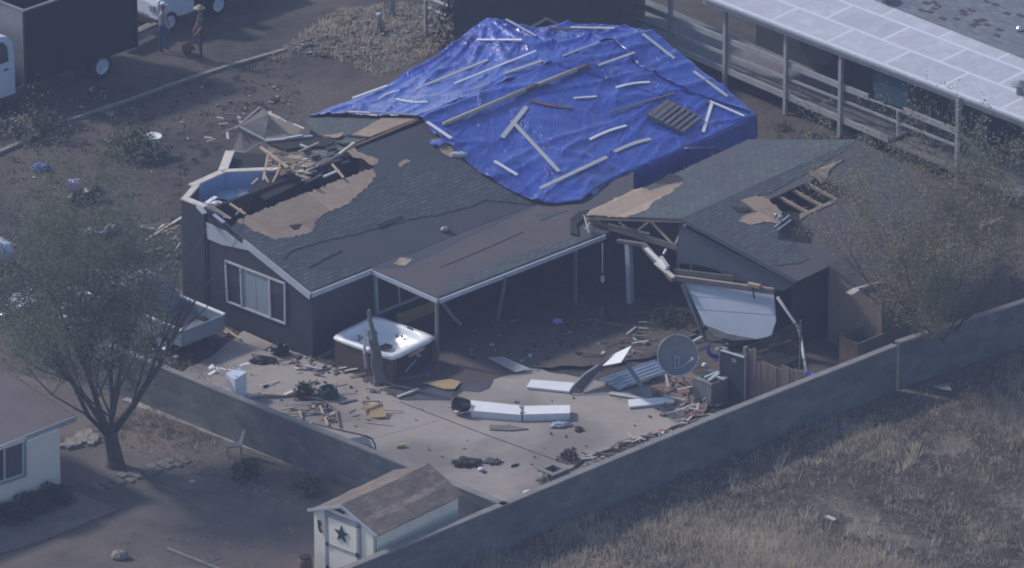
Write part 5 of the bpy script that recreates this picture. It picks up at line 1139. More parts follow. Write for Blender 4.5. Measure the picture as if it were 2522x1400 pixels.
shrub(P(1640, 800), .9, .7, .5, 500, [M['hedge'], M['shrub']], 'dark broken shrub in the shade beside the leaning grey post', 42, 'broken_shrub')
shrub(P(752, 985), .42, .36, .5, 700, [M['black'], M['hedge']], 'uprooted dark bush on the patio beside the green hose coil', 43, 'uprooted_bush', .05, cat='bush')
shrub(P(1400, 1140), .38, .3, .3, 260, [M['dark'], M['straw2']], 'small dark dry weed by the hollow block planter', 44, 'dry_weed', .05, cat='weed')
shrub(P(2180, 640), 1.0, .8, .7, 300, [M['leaf2'], M['straw2']], 'yellowish wild shrub under the sparse olive tree', 45, 'wild_shrub')
shrub(P(2420, 700), 1.3, 1.0, 1.1, 600, [M['straw2'], M['leaf2']], 'broad dry shrub near the photo right edge behind the wall', 46, 'wild_shrub')
shrub(P(2130, 400), .6, .5, .9, 260, [M['leaf2'], M['leaf1']], 'thin yellow green shrub between garage ridge and porch stairs', 47, 'wild_shrub')
for i, (u, v, s_, h_, lab) in enumerate(((1150, 120, 1.3, 1.9, 'dark bushy evergreen left of the dark outbuilding by the pipe fence'), (1235, 120, 1.1, 1.6, 'dark bush before the outbuilding just behind the tarp peak'), (1330, 110, 1.2, 1.9, 'dark bush before the middle of the outbuilding wall'), (1440, 118, 1.2, 2.2, 'dark tall bush before the right part of the outbuilding wall'))):
    shrub(P(u, v), s_, s_ * .8, h_, 1500, [M['hedge'], M['shrub']], lab, 60 + i, 'evergreen_bush', .1, 'bush', 'dark bushes behind the tarp')
# ------------------------------------------------------------------ hot tub and broken post
PT = .075   # patio top
def bil(c, s, t): return c[0].lerp(c[1], s).lerp(c[3].lerp(c[2], s), t)
tc4 = [P(818, 829, .95), P(922, 776, .95), P(1074, 829, .95), P(966, 882, .95)]   # left, far, right, near
tub = T('hot_tub', 'white square hot tub with dark brown cabinet beside the porch corner', 'hot tub', Vector((tc4[3].x, tc4[3].y, PT)))
cen = (tc4[0] + tc4[1] + tc4[2] + tc4[3]) / 4
def inset(k, z): return [Vector((cen.x + (p.x - cen.x) * k, cen.y + (p.y - cen.y) * k, z)) for p in tc4]
b4 = inset(.95, PT); t4 = inset(.95, .86)
mb = MB(); mb.add(b4 + t4, [[3, 2, 1, 0], [0, 1, 5, 4], [1, 2, 6, 5], [2, 3, 7, 6], [3, 0, 4, 7]], M['tubside']); mb.build('cabinet', parent=tub)
mb = MB()
def sq(k, z, n=2.0, seg=32, soft=6):
    pts = []
    for i in range(seg):
        a = 2 * math.pi * i / seg; ca, sa = math.cos(a), math.sin(a); r = 1 / (abs(ca) ** soft + abs(sa) ** soft) ** (1 / soft)
        s = .5 + .5 * k * r * ca; t = .5 + .5 * k * r * sa; p = bil(tc4, s, t); pts.append(Vector((p.x, p.y, z)))
    return pts
rings = [sq(1.0, .84, soft=16), sq(1.02, .90, soft=16), sq(1.0, .96, soft=14), sq(.88, .97, soft=10), sq(.83, .93, soft=8), sq(.79, .78, soft=6), sq(.74, .68, soft=5), sq(.50, .64, soft=4), sq(.46, .54, soft=4), sq(.34, .52, soft=3)]
vs = [p + Z * (.07 * math.sin(3 * 6.2832 * k_ / 32 + .6) if 5 <= i_ <= 7 else 0) for i_, r_ in enumerate(rings) for k_, p in enumerate(r_)]; fs = [[i * 32 + k, i * 32 + (k + 1) % 32, (i + 1) * 32 + (k + 1) % 32, (i + 1) * 32 + k] for i in range(len(rings) - 1) for k in range(32)]
fs.append([(len(rings) - 1) * 32 + k for k in range(32)]); mb.add(vs, fs, M['tubshell']); shell = mb.build('shell', parent=tub, smooth=True)
mb = MB()
for s, t, z in ((.30, .20, .8), (.36, .16, .82), (.42, .18, .76), (.34, .18, .70), (.40, .17, .68), (.16, .34, .80), (.17, .42, .76), (.18, .40, .7), (.62, .17, .8), (.70, .19, .78), (.66, .18, .7), (.84, .5, .74), (.83, .6, .8), (.18, .66, .78)):
    p = bil(tc4, s, t); dq = Vector((cen.x - p.x, cen.y - p.y, 0)).normalized(); mb = MB(); mb.lathe(Vector((p.x, p.y, z)) + dq * .07, [(.05, -.02), (.05, .02), (.03, .03)], M['steel'], 8, ax=dq); mb.build('jet', parent=shell)
mb = MB(); p = bil(tc4, .50, .52); mb.prism([Vector((p.x, p.y, .60)) + A * a + B * b for a, b in ((-.2, -.13), (.2, -.16), (.23, .1), (.06, .2), (-.2, .14))], Z * .03, M['dark']); tag(mb.build('broken_lid', parent=tub), 'dark scrap lying in the tub')
mb = MB(); p0 = bil(tc4, 1.0, .58); p1 = bil(tc4, 1.0, .72)
c = bil(tc4, .94, .62); mb.box(Vector((c.x, c.y, .985)), A * .02 + B * .0, B * .12, Z * .012, M['black']); mb.build('control_panel', parent=shell)
# dark sheet painted as the shade behind a missing panel, with pipes (near right side)
fn = (t4[2] - t4[3]).normalized(); on = Vector((fn.y, -fn.x, 0)); on = on if on.dot(FW) < 0 else -on
mb = MB(); q = t4[3] + fn * .25; mb.prism([q + on * .012 - Z * .08, t4[2] - fn * .08 + on * .012 - Z * .08, Vector((t4[2].x, t4[2].y, PT + .08)) - fn * .08 + on * .012, Vector((q.x, q.y, PT + .08)) + on * .012], on * -.01, M['interior']); mb.build('bay_shade_sheet', parent=tub)
mb = MB(); w_ = lambda x, z: t4[3] + fn * x + on * .06 + Z * (z - .86)
mb.tube([w_(.55, .28), w_(.8, .4), w_(1.05, .5)], .02, M['offwhite'], 6); mb.tube([w_(1.1, .62), w_(1.15, .74), w_(1.25, .78), w_(1.35, .74)], .03, M['offwhite'], 6); mb.tube([w_(1.1, .62), w_(1.15, .58), w_(1.28, .58)], .025, M['offwhite'], 6); mb.build('pipes', parent=tub)
mb = MB(); mb.prism([w_(.7, .80), w_(1.5, .82), w_(1.45, .70), w_(.75, .68)], on * -.02, M['osb_y']); mb.build('insulation_foam', parent=tub)
mb = MB(); mb.beam(P(845, 918, .1), P(912, 896, .1), .1, .06, M['greywood']); mb.beam(P(955, 938, .1), P(1060, 922, .1), .08, .06, M['greywood']); mb.build('base_skid', parent=tub)
ps = T('broken_post', 'splintered grey timber post standing in front of the hot tub', 'post', P(930, 950))
mb = MB(); a = P(935, 952); top = P(910, 764, 2.45); N = 7
for dx, ln, ww in ((0, 1.0, .15), (.1, .72, .12), (-.09, .62, .10)):
    o = RT * dx; pts = [a + o + (top - a) * (ln * i / N) + RT * (.03 * math.sin(i * 1.7 + dx * 9)) for i in range(N + 1)]
    mb.tube(pts, [ww * (1.5 - .9 * i / N) * .6 for i in range(N + 1)], M['greywood'], 6)
mb.build('shaft', parent=ps)
mb = MB(); mb.tube([P(903, 905, .35), P(898, 870, .85), P(897, 815, 1.5)], [.07, .06, .015], M['offwhite'], 5); mb.build('splinter', parent=ps)
mb = MB(); mb.tube([P(922, 888, .7), P(915, 862, 1.0), P(908, 820, 1.55)], [.05, .05, .02], M['greywood'], 5); mb.build('splinter', parent=ps)

# ------------------------------------------------------------------ satellite dish
dc = P(1665, 876, 1.15)
dish = T('satellite_dish', 'round grey satellite dish on a tripod foot by the corrugated sheet', 'satellite dish', P(1672, 950))
ax = Vector((.25, -.85, .42)).normalized(); r0 = .60
mb = MB(); prof = [(r0 * i / 8, .18 * (i / 8) ** 2) for i in range(1, 9)]; prof = [(.01, 0)] + prof + [(r0 * 1.02, .2), (r0 * 1.02, .17)] + [(r0 * i / 8, .18 * (i / 8) ** 2 - .02) for i in range(8, 0, -1)]
x_ = ax.orthogonal().normalized()
mb.lathe(dc, prof, M['steel'], 36, ax=ax); bowl = mb.build('bowl', parent=dish, smooth=True)
mb = MB(); ring = [dc + ax * .19 + (RT * math.cos(a) + ax.cross(RT).normalized() * math.sin(a)) * r0 * 1.01 for a in [6.2832 * i / 36 for i in range(37)]]; mb.tube(ring, .014, M['metal'], 6, cap=False); mb.build('rim', parent=dish)
yv = ax.cross(RT).normalized(); yv = yv if yv.z > 0 else -yv; rx_ = yv.cross(ax).normalized()
mb = MB()
for sx_ in (-.055, .055): mb.beam(dc + rx_ * sx_ + yv * -.04 + ax * .06, dc + rx_ * sx_ + yv * -.38 + ax * .09, .03, .03, M['offwhite'], up=ax)
mb.beam(dc + rx_ * -.07 + yv * -.38 + ax * .09, dc + rx_ * .07 + yv * -.38 + ax * .09, .03, .03, M['offwhite'], up=ax); mb.beam(dc + rx_ * -.07 + yv * -.04 + ax * .06, dc + rx_ * .07 + yv * -.04 + ax * .06, .03, .03, M['offwhite'], up=ax); mb.build('bracket', parent=dish)
mb = MB(); mb.tube([dc + rx_ * .12 + yv * -.36 + ax * .1, dc + rx_ * .38 + yv * -.12 + ax * .5], .018, M['offwhite'], 6); mb.build('feed_arm', parent=dish)
mb = MB(); mb.lathe(dc + rx_ * .38 + yv * -.12 + ax * .5, [(.04, -.05), (.05, .05), (.03, .08)], M['offwhite'], 10, ax=-ax); mb.build('feed_horn', parent=dish)
mb = MB(); mb.tube([dc - ax * .05, dc - ax * .08 - Z * .3, P(1672, 925, .25)], .035, M['steel'], 8); mb.build('mast', parent=dish)
for u, v in ((1635, 942), (1712, 938), (1668, 905)):
    mb = MB(); mb.tube([P(1672, 925, .27), P(u, v, .1)], .018, M['offwhite'], 6); mb.build('leg', parent=dish)

# ------------------------------------------------------------------ metal sheets and duct on the patio
duct = T('metal_duct', 'long white bent metal duct lying on the patio', 'duct', P(1280, 1020, PT))
def ductseg(px, z0, h, name):
    mb = MB(); f = [P(u, v, z0 + h) for u, v in px]; mb.prism(f, Z * -h, M['white']); return mb.build(name, parent=duct)
ductseg([(1160, 986), (1282, 999), (1284, 1022), (1160, 1012)], PT, .22, 'duct_length'); ductseg([(1286, 1000), (1404, 998), (1404, 1018), (1288, 1021)], PT, .22, 'duct_length')
mb = MB(); mb.prism([P(u, v, PT + .245) for u, v in [(1278, 1000), (1290, 1001), (1287, 1010), (1293, 1016), (1280, 1018), (1284, 1010)]], Z * -.02, M['steel']); mb.build('crushed_joint', parent=duct)
bk = T('black_bucket', 'black round bucket at the left end of the white duct', 'bucket', P(1137, 1010, PT))
axb = Vector((-.8, -.55, .3)).normalized(); cb_ = P(1140, 998, PT + .26)
mb = MB(); mb.lathe(cb_ - axb * .16, [(.18, 0), (.25, .34), (.265, .36), (.265, .39), (.235, .39), (.17, .05), (.01, .04)], M['black'], 24, ax=axb); mb.build('body', parent=bk, smooth=True)
mb = MB(); mb.tube([cb_ + axb * .22 + Vector((.6, -.8, 0)) * .26 * math.cos(a) + Z * .26 * math.sin(a) - axb * .1 * math.sin(a) for a in [math.pi * i / 10 for i in range(11)]], .008, M['steel'], 5); mb.build('handle', parent=bk)
def thin(name, px, zs, m, label, cat, th=.02, group=None):
    mb = MB(); mb.prism([P(u, v, z) for (u, v), z in zip(px, zs if isinstance(zs, (list, tuple)) else [zs] * len(px))], Z * -th, m); o = mb.build(name); return tag(o, label, cat, group)
thin('metal_strip', [(1308, 935), (1416, 943), (1402, 964), (1297, 953)], PT + .08, M['white'], 'flat white metal strip left of the bent arched sheet', 'sheet', .06)
thin('metal_strip', [(1547, 984), (1604, 981), (1656, 978), (1661, 990), (1600, 997), (1550, 1002)], PT + .08, M['white'], 'flat white metal strip below the grey leaning post piece', 'sheet', .06)
thin('metal_strip', [(1497, 970), (1505, 964), (1600, 981), (1598, 986)], PT + .06, M['offwhite'], 'narrow pale strip below the corrugated sheet', 'sheet', .03)
arch = T('bent_sheet', 'white metal sheet bent into an arch with its bright end raised', 'sheet', P(1425, 968, PT))
apl = Plane(P(1472, 902, .5), P(1472, 902, .5) + Vector((.8, 0, .62)), P(1472, 902, .5) + Vector((0, .8, -.22)))
mb = MB(); mb.prism([apl.at(u, v) for u, v in [(1555, 852), (1530, 892), (1470, 903), (1512, 872)]], Z * -.02, M['white']); mb.build('raised_end', parent=arch)
mb = MB(); rows = [[P(1520, 868, .93), P(1530, 892, .55)], [P(1474, 898, .8), P(1484, 912, .45)], [P(1440, 922, .55), P(1465, 930, .3)], [P(1415, 950, .3), P(1445, 955, .15)], [P(1402, 968, .12), P(1432, 970, .1)]]
vs = [p for r_ in rows for p in r_]; mb.add(vs, [[2 * i, 2 * i + 1, 2 * i + 3, 2 * i + 2] for i in range(4)], M['greywood']); o = mb.build('curved_length', parent=arch); mo = o.modifiers.new('thickness', 'SOLIDIFY'); mo.thickness = .02
mb = MB(); mb.tube([P(1472, 900, .83), P(1440, 922, .6), P(1412, 950, .33), P(1400, 968, .14)], .025, M['offwhite'], 6); mb.tube([P(1478, 915, .5), P(1458, 938, .3), P(1434, 966, .1)], .035, M['offwhite'], 6); mb.build('rolled_edge', parent=arch)
corr = MB(); c4 = [P(1475, 938, .16), P(1612, 890, .42), P(1645, 917, .3), P(1522, 962, .12)]; N = 36; vs = []; fs = []
for i in range(N + 1):
    for jx in (0, 1):
        t = i / N; p = c4[0].lerp(c4[3], t) if jx == 0 else c4[1].lerp(c4[2], t); vs.append(p + Z * .04 * (1 if (i % 8) in (0, 1) else 0 if (i % 8) in (3, 4, 5, 6) else .5))
for i in range(N): fs.append([2 * i, 2 * i + 1, 2 * i + 3, 2 * i + 2])
corr.add(vs, fs, M['metal']); o = corr.build('corrugated_sheet'); mo = o.modifiers.new('thickness', 'SOLIDIFY'); mo.thickness = .012; tag(o, 'ribbed grey metal sheet lying in front of the satellite dish', 'sheet')
mb = MB(); mb.beam(P(1545, 898, .7), P(1598, 980, .14), .11, .05, M['steel']); tag(mb.build('metal_post'), 'grey metal post piece leaning across the ribbed sheet', 'post')
mb = MB(); mb.beam(P(1540, 892, .75), P(1580, 896, .7), .03, .02, M['steel']); tag(mb.build('thin_rod'), 'thin grey rod sticking out beside the raised white sheet end', 'rod')
# lattice panel
lt = T('lattice_panel', 'white lattice vent panel lying in the dark porch yard', 'lattice', P(1255, 898, PT))
c4 = [P(1205, 882, .16), P(1236, 880, .3), P(1301, 908, .2), P(1270, 916, .14)]; mb = MB()
for i in range(12):
    t = i / 11; mb.beam(c4[0].lerp(c4[3], t), c4[1].lerp(c4[2], t), .05, .012, M['offwhite'])
for i in range(5):
    t = i / 4; mb.beam(c4[0].lerp(c4[1], t), c4[3].lerp(c4[2], t), .05, .016, M['offwhite'])
mb.build('grid', parent=lt)
# ------------------------------------------------------------------ hollow block planters
def planter(c, rot, s, h, m, label, name='block_planter'):
    t = T(name, label, 'planter', c.copy()); ex_ = Vector((math.cos(rot), math.sin(rot), 0)); ey_ = Z.cross(ex_); mb = MB(); w = s * .16
    for sg in (-1, 1):
        mb.box(c + ex_ * sg * (s / 2 - w / 2) + Z * h / 2, ex_ * w / 2, ey_ * s / 2, Z * h / 2, m); mb.box(c + ey_ * sg * (s / 2 - w / 2) + Z * h / 2, ex_ * (s / 2 - w - .001), ey_ * w / 2, Z * (h / 2 - .002), m)
    mb.build('body', parent=t)
    mb = MB()
    for sg in (-1, 1):
        mb.box(c + ex_ * sg * (s / 2 - w / 2) + Z * (h + .02), ex_ * (w / 2 + .02), ey_ * (s / 2 + .02), Z * .02, M['cap']); mb.box(c + ey_ * sg * (s / 2 - w / 2) + Z * (h + .018), ex_ * (s / 2 - w - .022), ey_ * (w / 2 + .02), Z * .018, M['cap'])
    mb.build('rim', parent=t)
    mb = MB(); mb.box(c + Z * h * .3, ex_ * (s / 2 - w), ey_ * (s / 2 - w), Z * h * .3, M['dark']); mb.build('soil', parent=t); return t
planter(P(1362, 1190), R(45), .62, .42, M['block'], 'hollow grey block planter at the patio corner by the long wall')
pl2 = planter(P(1750, 985), R(45), .75, .7, M['steel'], 'hollow grey block box with a broken cover beside the dark gate')
mb = MB()
for p, q, ww in (((1735, 930), (1780, 912), .08), ((1745, 938), (1770, 920), .1), ((1755, 925), (1785, 935), .06)): mb.beam(P(*p, .8), P(*q, .85), ww, .05, M['offwhite'])
tag(mb.build('broken_cover', parent=pl2), 'pale broken cover pieces')
# ------------------------------------------------------------------ gate, plank fence, wire fence
ft = T('plank_fence', 'broken brown plank fence standing behind the long wall near the dark gate', 'fence', P(1845, 1012))
p0, p1 = P(1842, 994), P(1983, 1036); n = 14; rn = random.Random(4)
for i in range(n):
    t0_, t1_ = i / n, (i + .93) / n; u = 1842
    h = 1.8 if i == 0 else (1.85 if i == 1 else (1.47 if i < 8 else 1.54)); h += rn.uniform(-.03, .03)
    a, b = p0.lerp(p1, t0_), p0.lerp(p1, t1_); mb = MB(); off = A * rn.uniform(-.015, .015); mb.prism([a + off, b + off, b + off + Z * (h - .02), a + off + Z * h], A * .03, M['fencewood']); mb.build('plank', parent=ft)
mb = MB(); mb.beam(p0 + A * .08 + Z * .5, p1 + A * .08 + Z * .5, .05, .09, M['greywood']); mb.build('rail', parent=ft)
mb = MB(); mb.box(p0 - B * .12 + Z * .9, A * .06, B * .06, Z * .9, M['greywood']); mb.build('post', parent=ft)
gt = T('dark_gate', 'dark grey sheet gate with a pale top bar left of the plank fence', 'gate', P(1775, 990))
g0_, g1_ = P(1774, 980), P(1832, 998)
mb = MB(); mb.prism([g0_, g1_, g1_ + Z * 1.5, g0_ + Z * 1.5], A * .04, M['siding']); mb.build('panel', parent=gt)
mb = MB(); mb.tube([g0_ + Z * 1.54, g1_ + Z * 1.54], .035, M['offwhite'], 8); mb.build('top_bar', parent=gt)
mb = MB(); mb.box(g0_.lerp(g1_, .6) + Z * 1.35 - A * .03, B * .09, A * .01, Z * .05, M['steel']); mb.build('handle', parent=gt)
for q in (g0_ - B * .04, g1_ + B * .05):
    mb = MB(); mb.tube([q, q + Z * 1.66], .035, M['greywood'], 8); mb.build('post', parent=gt)
wf_ = T('wire_fence', 'dark mesh fence with a thin green top rail before the garage door', 'fence', P(1845, 990))
w0_, w1_ = P(1838, 858, 1.75), P(1972, 792, 1.75)
mb = MB(); mb.tube([w0_, w1_], .025, M['shrub'], 6); mb.build('top_rail', parent=wf_)
mb = MB(); a, b = w0_.copy(), w1_.copy(); a.z = b.z = 0
for i in range(30):
    q = a.lerp(b, i / 29); mb.beam(q + Z * .05, q + Z * 1.74, .012, .012, M['dark'])
for k in range(14): mb.beam(a + Z * (.1 + k * .12), b + Z * (.1 + k * .12), .01, .01, M['dark'])
mb.build('mesh', parent=wf_)
for q in (a, b):
    mb = MB(); mb.tube([q, q + Z * 1.78], .03, M['steel'], 6); mb.build('post', parent=wf_)
gr_ = T('grille_panel', 'small pale barred grille panel leaning inside the wire fence', 'grille', P(1910, 890))
mb = MB(); c4 = [P(1872, 835, .7), P(1918, 818, .9), P(1925, 845, .5), P(1880, 858, .4)]
for i in range(9): mb.beam(c4[0].lerp(c4[1], i / 8), c4[3].lerp(c4[2], i / 8), .03, .02, M['greywood'])
mb.build('bars', parent=gr_)
mb = MB(); mb.beam(P(1870, 868, .25), P(1960, 836, .25), .1, .05, M['brownwood']); tag(mb.build('fallen_plank'), 'brown plank lying inside the wire fence below the grille', 'plank')
thin('dark_sheet', [(1845, 905), (1880, 860), (1960, 838), (1975, 880), (1900, 915)], .2, M['dark'], 'dark sheet lying behind the plank fence', 'sheet', .04)
# bucket at the foot of the downspout
mb = MB(); mb.lathe(P(1990, 950, .4), [(.14, 0), (.17, .36), (.18, .38), (.15, .38), (.12, .06)], M['bluecloth'], 16); tag(mb.build('blue_bucket', smooth=True), 'pale blue bucket at the right end of the plank fence', 'bucket')
# blue hose coil
hz_ = T('blue_hose_coil', 'blue hose coil lying beside the dark gate top', 'hose', P(1762, 872))
mb = MB(); c = P(1766, 862, .25)
for k in range(3):
    mb.tube([c + RT * (.30 - .02 * k) * math.cos(a) + Vector((0, .5, .8)).normalized() * (.26 - .02 * k) * math.sin(a) + Z * .03 * k for a in [6.2832 * i / 24 for i in range(25)]], .025, M['bluehose'], 6, cap=False)
mb.build('loops', parent=hz_)
for i, (u, v, s) in enumerate(((1771, 868, .09), (1782, 861, .07), (1795, 855, .06), (1800, 850, .05))):
    pass
mb = MB(); mb.blob(P(1778, 862, .35), .2, .1, .07, M['specks'], .6, 4); tag(mb.build('plaster_chunk'), 'pale plaster chunk lying on the blue hose coil', 'chunk')
mb = MB(); mb.blob(P(1735, 900, .25), .08, .08, .08, M['white'], .05); tag(mb.build('white_ball', smooth=True), 'bright white ball on the ground right of the satellite dish', 'ball')
mb = MB(); mb.blob(P(1840, 838, .2), .75, .3, .25, M['black'], .5, 2); tag(mb.build('dark_tarp_heap', smooth=True), 'dark blue black heap at the foot of the garage door', 'heap')
mb = MB()
ccol = P(1740, 990, .1); mb.tube([ccol + RT * .11 * math.cos(a) + Z * .11 * math.sin(a) for a in [6.28 * i / 14 for i in range(15)]], .02, M['offwhite'], 6, cap=False); tag(mb.build('pale_ring'), 'pale ring lying against the grey block box', 'ring')
thin('broken_paver', [(1712, 1036), (1742, 1018), (1775, 1018), (1768, 1030), (1730, 1042)], .12, M['stone'], 'broad pale stone slab by the long wall below the dark gate', 'slab', .08)
thin('broken_paver', [(1775, 1020), (1800, 1010), (1815, 1018), (1785, 1026)], .1, M['stone'], 'small pale broken stone slab right at the gate post foot', 'slab', .07)

# ------------------------------------------------------------------ patio, left side
ap = T('white_appliance', 'white box appliance with a torn top standing by the side wall', 'appliance', P(580, 975))
c4 = [P(556, 920, .85), P(585, 905, .85), P(607, 917, .85), P(578, 935, .85)]; mb = MB(); mb.prism(c4, Z * -.8, M['vwhite']); mb.build('cabinet', parent=ap)
mb = MB(); rn = random.Random(8)
for k in range(16):
    u = rn.uniform(508, 600); v = 917 - (u - 508) * .1 + rn.uniform(-10, 8); q = P(u, v, .9 + rn.uniform(0, .12)); a = rn.uniform(0, 3); mb = MB(); mb.beam(q, q + Vector((math.cos(a), math.sin(a), rn.uniform(-.2, .3))) * rn.uniform(.1, .3), rn.uniform(.05, .12), .02, M['white'] if k % 3 else M['steel']); mb.build('torn_strip', parent=ap)
hc = T('green_hose_coil', 'dark green coiled hose lying on the patio beside the uprooted bush', 'hose', P(808, 988, PT)); mb = MB(); c = P(808, 978, PT)
for k in range(5):
    mb.tube([c + Vector((math.cos(a) * (.30 - .015 * k), math.sin(a) * (.30 - .015 * k), .04 + .06 * k + .015 * math.sin(3 * a + k))) for a in [6.2832 * i / 22 for i in range(23)]], .03, M['green'], 6, cap=False)
mb.build('loops', parent=hc)
mb = MB(); pts = [P(610, 978, .1), P(650, 972, .16), P(700, 974, .12), P(735, 960, .2)]
for i in range(3): mb.beam(pts[i], pts[i + 1], .13, .07, M['timber' if i == 1 else 'plate'])
tag(mb.build('broken_timber'), 'pale broken timber lying from the white appliance to the bush', 'timber')
ch = T('wooden_chair', 'small yellowish wooden chair tipped over on the patio', 'chair', P(920, 1025, PT))
s4 = [P(893, 996, .30), P(942, 996, .34), P(952, 1026, .16), P(902, 1030, .14)]
mb = MB(); mb.prism(s4, Z * -.04, M['osb_y']); mb.build('seat', parent=ch)
for p, q in (((892, 988, .45), (905, 1032, .1)), ((932, 988, .42), (942, 998, .34))):
    mb = MB(); mb.beam(P(*p), P(*q), .05, .05, M['timber']); mb.build('leg', parent=ch)
for p in ((903, 1030), (951, 1026)):
    mb = MB(); q = P(*p, .14); mb.beam(q, Vector((q.x + .05, q.y - .02, PT)), .05, .05, M['timber']); mb.build('leg', parent=ch)
mb = MB(); mb.beam(P(892, 989, .45), P(932, 988, .43), .05, .05, M['timber']); mb.build('backrest', parent=ch)
# ladder like broken frames
lf_ = T('broken_trellis', 'broken wooden trellis frame lying flat by the bent pipe', 'trellis', P(760, 1030, PT)); 
for p, q, ww in (((692, 1010), (730, 1003), .05), ((704, 1019), (786, 1016), .05), ((736, 1012), (744, 1030), .05), ((788, 1000), (808, 1048), .06), ((742, 1018), (820, 1005), .04), ((808, 1005), (824, 1012), .04), ((804, 1020), (822, 1016), .04), ((808, 1034), (826, 1032), .04), ((826, 1005), (836, 1050), .04)):
    mb = MB(); mb.beam(P(*p, .16), P(*q, .14), ww, .04, M['timber' if ww > .045 else 'greywood']); mb.build('slat', parent=lf_)
# bent pipe frame with white sheet
fr_ = T('bent_pipe', 'black bent pipe frame leaning over the side wall cap', 'frame', P(930, 1100, PT))
mb = MB(); mb.tube([P(712, 1028, .9), P(830, 1058, .95), P(900, 1074, .95), P(917, 1082, .85), P(924, 1096, .55), P(926, 1112, .2)], .025, M['black'], 6); mb.tube([P(855, 1082, .6), P(926, 1106, .3)], .02, M['black'], 6); mb.build('tube', parent=fr_)
thin('white_sheet', [(858, 1080), (905, 1074), (916, 1086), (918, 1102), (880, 1094)], [.35, .6, .55, .25, .2], M['vwhite'], 'white sheet sagging inside the black bent pipe frame', 'sheet', .02)
mb = MB(); mb.blob(P(765, 1043, .95), .04, .04, .04, M['white'], .1); tag(mb.build('white_cup'), 'tiny white cup near the bent pipe on the side wall', 'cup')
mb = MB(); mb.lathe(P(988, 1098, PT + .06), [(.05, -.14), (.055, -.12), (.055, .12), (.05, .14)], M['yellow'], 12, ax=Vector((.9, .2, 0))); tag(mb.build('yellow_can'), 'yellow green can lying on the open patio', 'can')
thin('cut_plywood', [(1040, 942), (1110, 934), (1135, 940), (1120, 958), (1095, 958)], .15, M['osb_y'], 'yellowish plywood piece lying near the hot tub pipe bay', 'plywood', .03)
thin('roof_felt_scrap', [(1000, 960), (1060, 945), (1120, 960), (1110, 985), (1030, 985)], .085, M['felt'], 'grey felt scrap lying between hot tub and white duct', 'felt', .008)
thin('roof_felt_scrap', [(1120, 950), (1215, 935), (1205, 955), (1180, 965), (1145, 962)], .087, M['felt'], 'grey felt scrap lying above the black bucket', 'felt', .008)
thin('grey_plank', [(1205, 1046), (1260, 1048), (1302, 1056), (1260, 1060), (1206, 1058)], .11, M['greywood'], 'flat grey pointed plank lying below the white duct', 'plank', .03)
def lump(name, u, v, rx, ry, rz, m, label, cat, amp=.5, z=PT, fr=2.5, rot=0, seed=1):
    mb = MB(); mb.blob(P(u, v, z + rz * .8), rx, ry, rz, m, amp, fr, seed=seed, rot=rot); return tag(mb.build(name, smooth=True), label, cat)
lump('dark_rag', 1148, 1138, .36, .28, .07, M['dark'], 'large dark rag lying on the near patio', 'rag', .9, seed=3)
lump('dark_rag', 1212, 1136, .22, .18, .04, M['felt'], 'smaller grey dark rag right of the large one', 'rag', .9, seed=5)
lump('white_jar', 1185, 1156, .1, .08, .06, M['white'], 'small white jar by the dark rags on the patio', 'jar', .2)
lump('crushed_carton', 1382, 1046, .3, .12, .07, M['bag'], 'crushed pale carton below the right end of the duct', 'carton', .8, rot=.2)
lump('dark_scrap', 1426, 1057, .11, .14, .05, M['dark'], 'small dark scrap right of the crushed carton', 'scrap', .8)
lump('dark_scrap', 1268, 1146, .13, .05, .03, M['dark'], 'thin dark scrap between the rags and the block planter', 'scrap', .8, rot=.7)
lump('black_bag', 1686, 1064, .22, .13, .1, M['black'], 'black bag on red soil against the long wall', 'bag', .4, z=.03, rot=.4)
lump('red_wrapper', 1632, 1062, .14, .07, .04, M['red'], 'small red and white wrapper on the soil beside the patio edge', 'wrapper', .6, z=.03)
lump('white_bag', 1308, 1215, .26, .14, .07, M['white'], 'crumpled white bag at the foot of the long wall corner', 'bag', .6, z=.03, rot=.3)
lump('stone_heap', 1345, 1180, .25, .3, .18, M['stone'], 'small stone heap beside the hollow block planter', 'stones', .9, fr=5)
lump('fire_pit_scrap', 1400, 1120, .2, .15, .12, M['dark'], 'dark scrap heap above the block planter', 'scrap', .9, fr=4)
lump('lilac_cloth', 1373, 792, .15, .1, .08, M['purple'], 'small lilac cloth in the shade under the porch', 'cloth', .6)
# wreck of barbecue by the window corner
bq = T('metal_wreck', 'twisted dark metal wreck with bright parts by the house corner', 'scrap', P(685, 870))
mb = MB(); mb.blob(P(690, 862, .22), .25, .2, .2, M['black'], .7, 3); mb.build('drum', parent=bq)
mb = MB(); mb.beam(P(668, 850, .4), P(682, 856, .4), .12, .04, M['chrome']); mb.beam(P(676, 862, .3), P(684, 864, .3), .1, .06, M['chrome']); mb.build('bright_part', parent=bq)
wk = T('bent_grill', 'dark bent wire grill lying on the gravel below the gable window', 'grill', P(650, 885)); mb = MB()
for k in range(7): mb.tube([P(620 + k * 9, 872 + k * 1.2, .2), P(632 + k * 9, 892 + k * 1.2, .08)], .02, M['dark'], 5)
mb.tube([P(618, 872, .2), P(682, 880, .22)], .025, M['steel'], 5); mb.blob(P(650, 888, .1), .38, .25, .08, M['black'], .6, 3); mb.build('wires', parent=wk)
for (p, q, lab) in (((540, 800), (592, 836), 'longer orange brown stick lying below the gable window'), ((528, 798), (560, 822), 'shorter orange brown stick beside the longer one')):
    mb = MB(); mb.beam(P(*p, .12), P(*q, .15), .06, .04, M['timber']); tag(mb.build('stick'), lab, 'stick')
thin('wood_scrap', [(1470, 782), (1490, 760), (1530, 790), (1525, 800), (1500, 792)], .1, M['dark'], 'dark wood scrap under the stick tripod', 'scrap', .03)
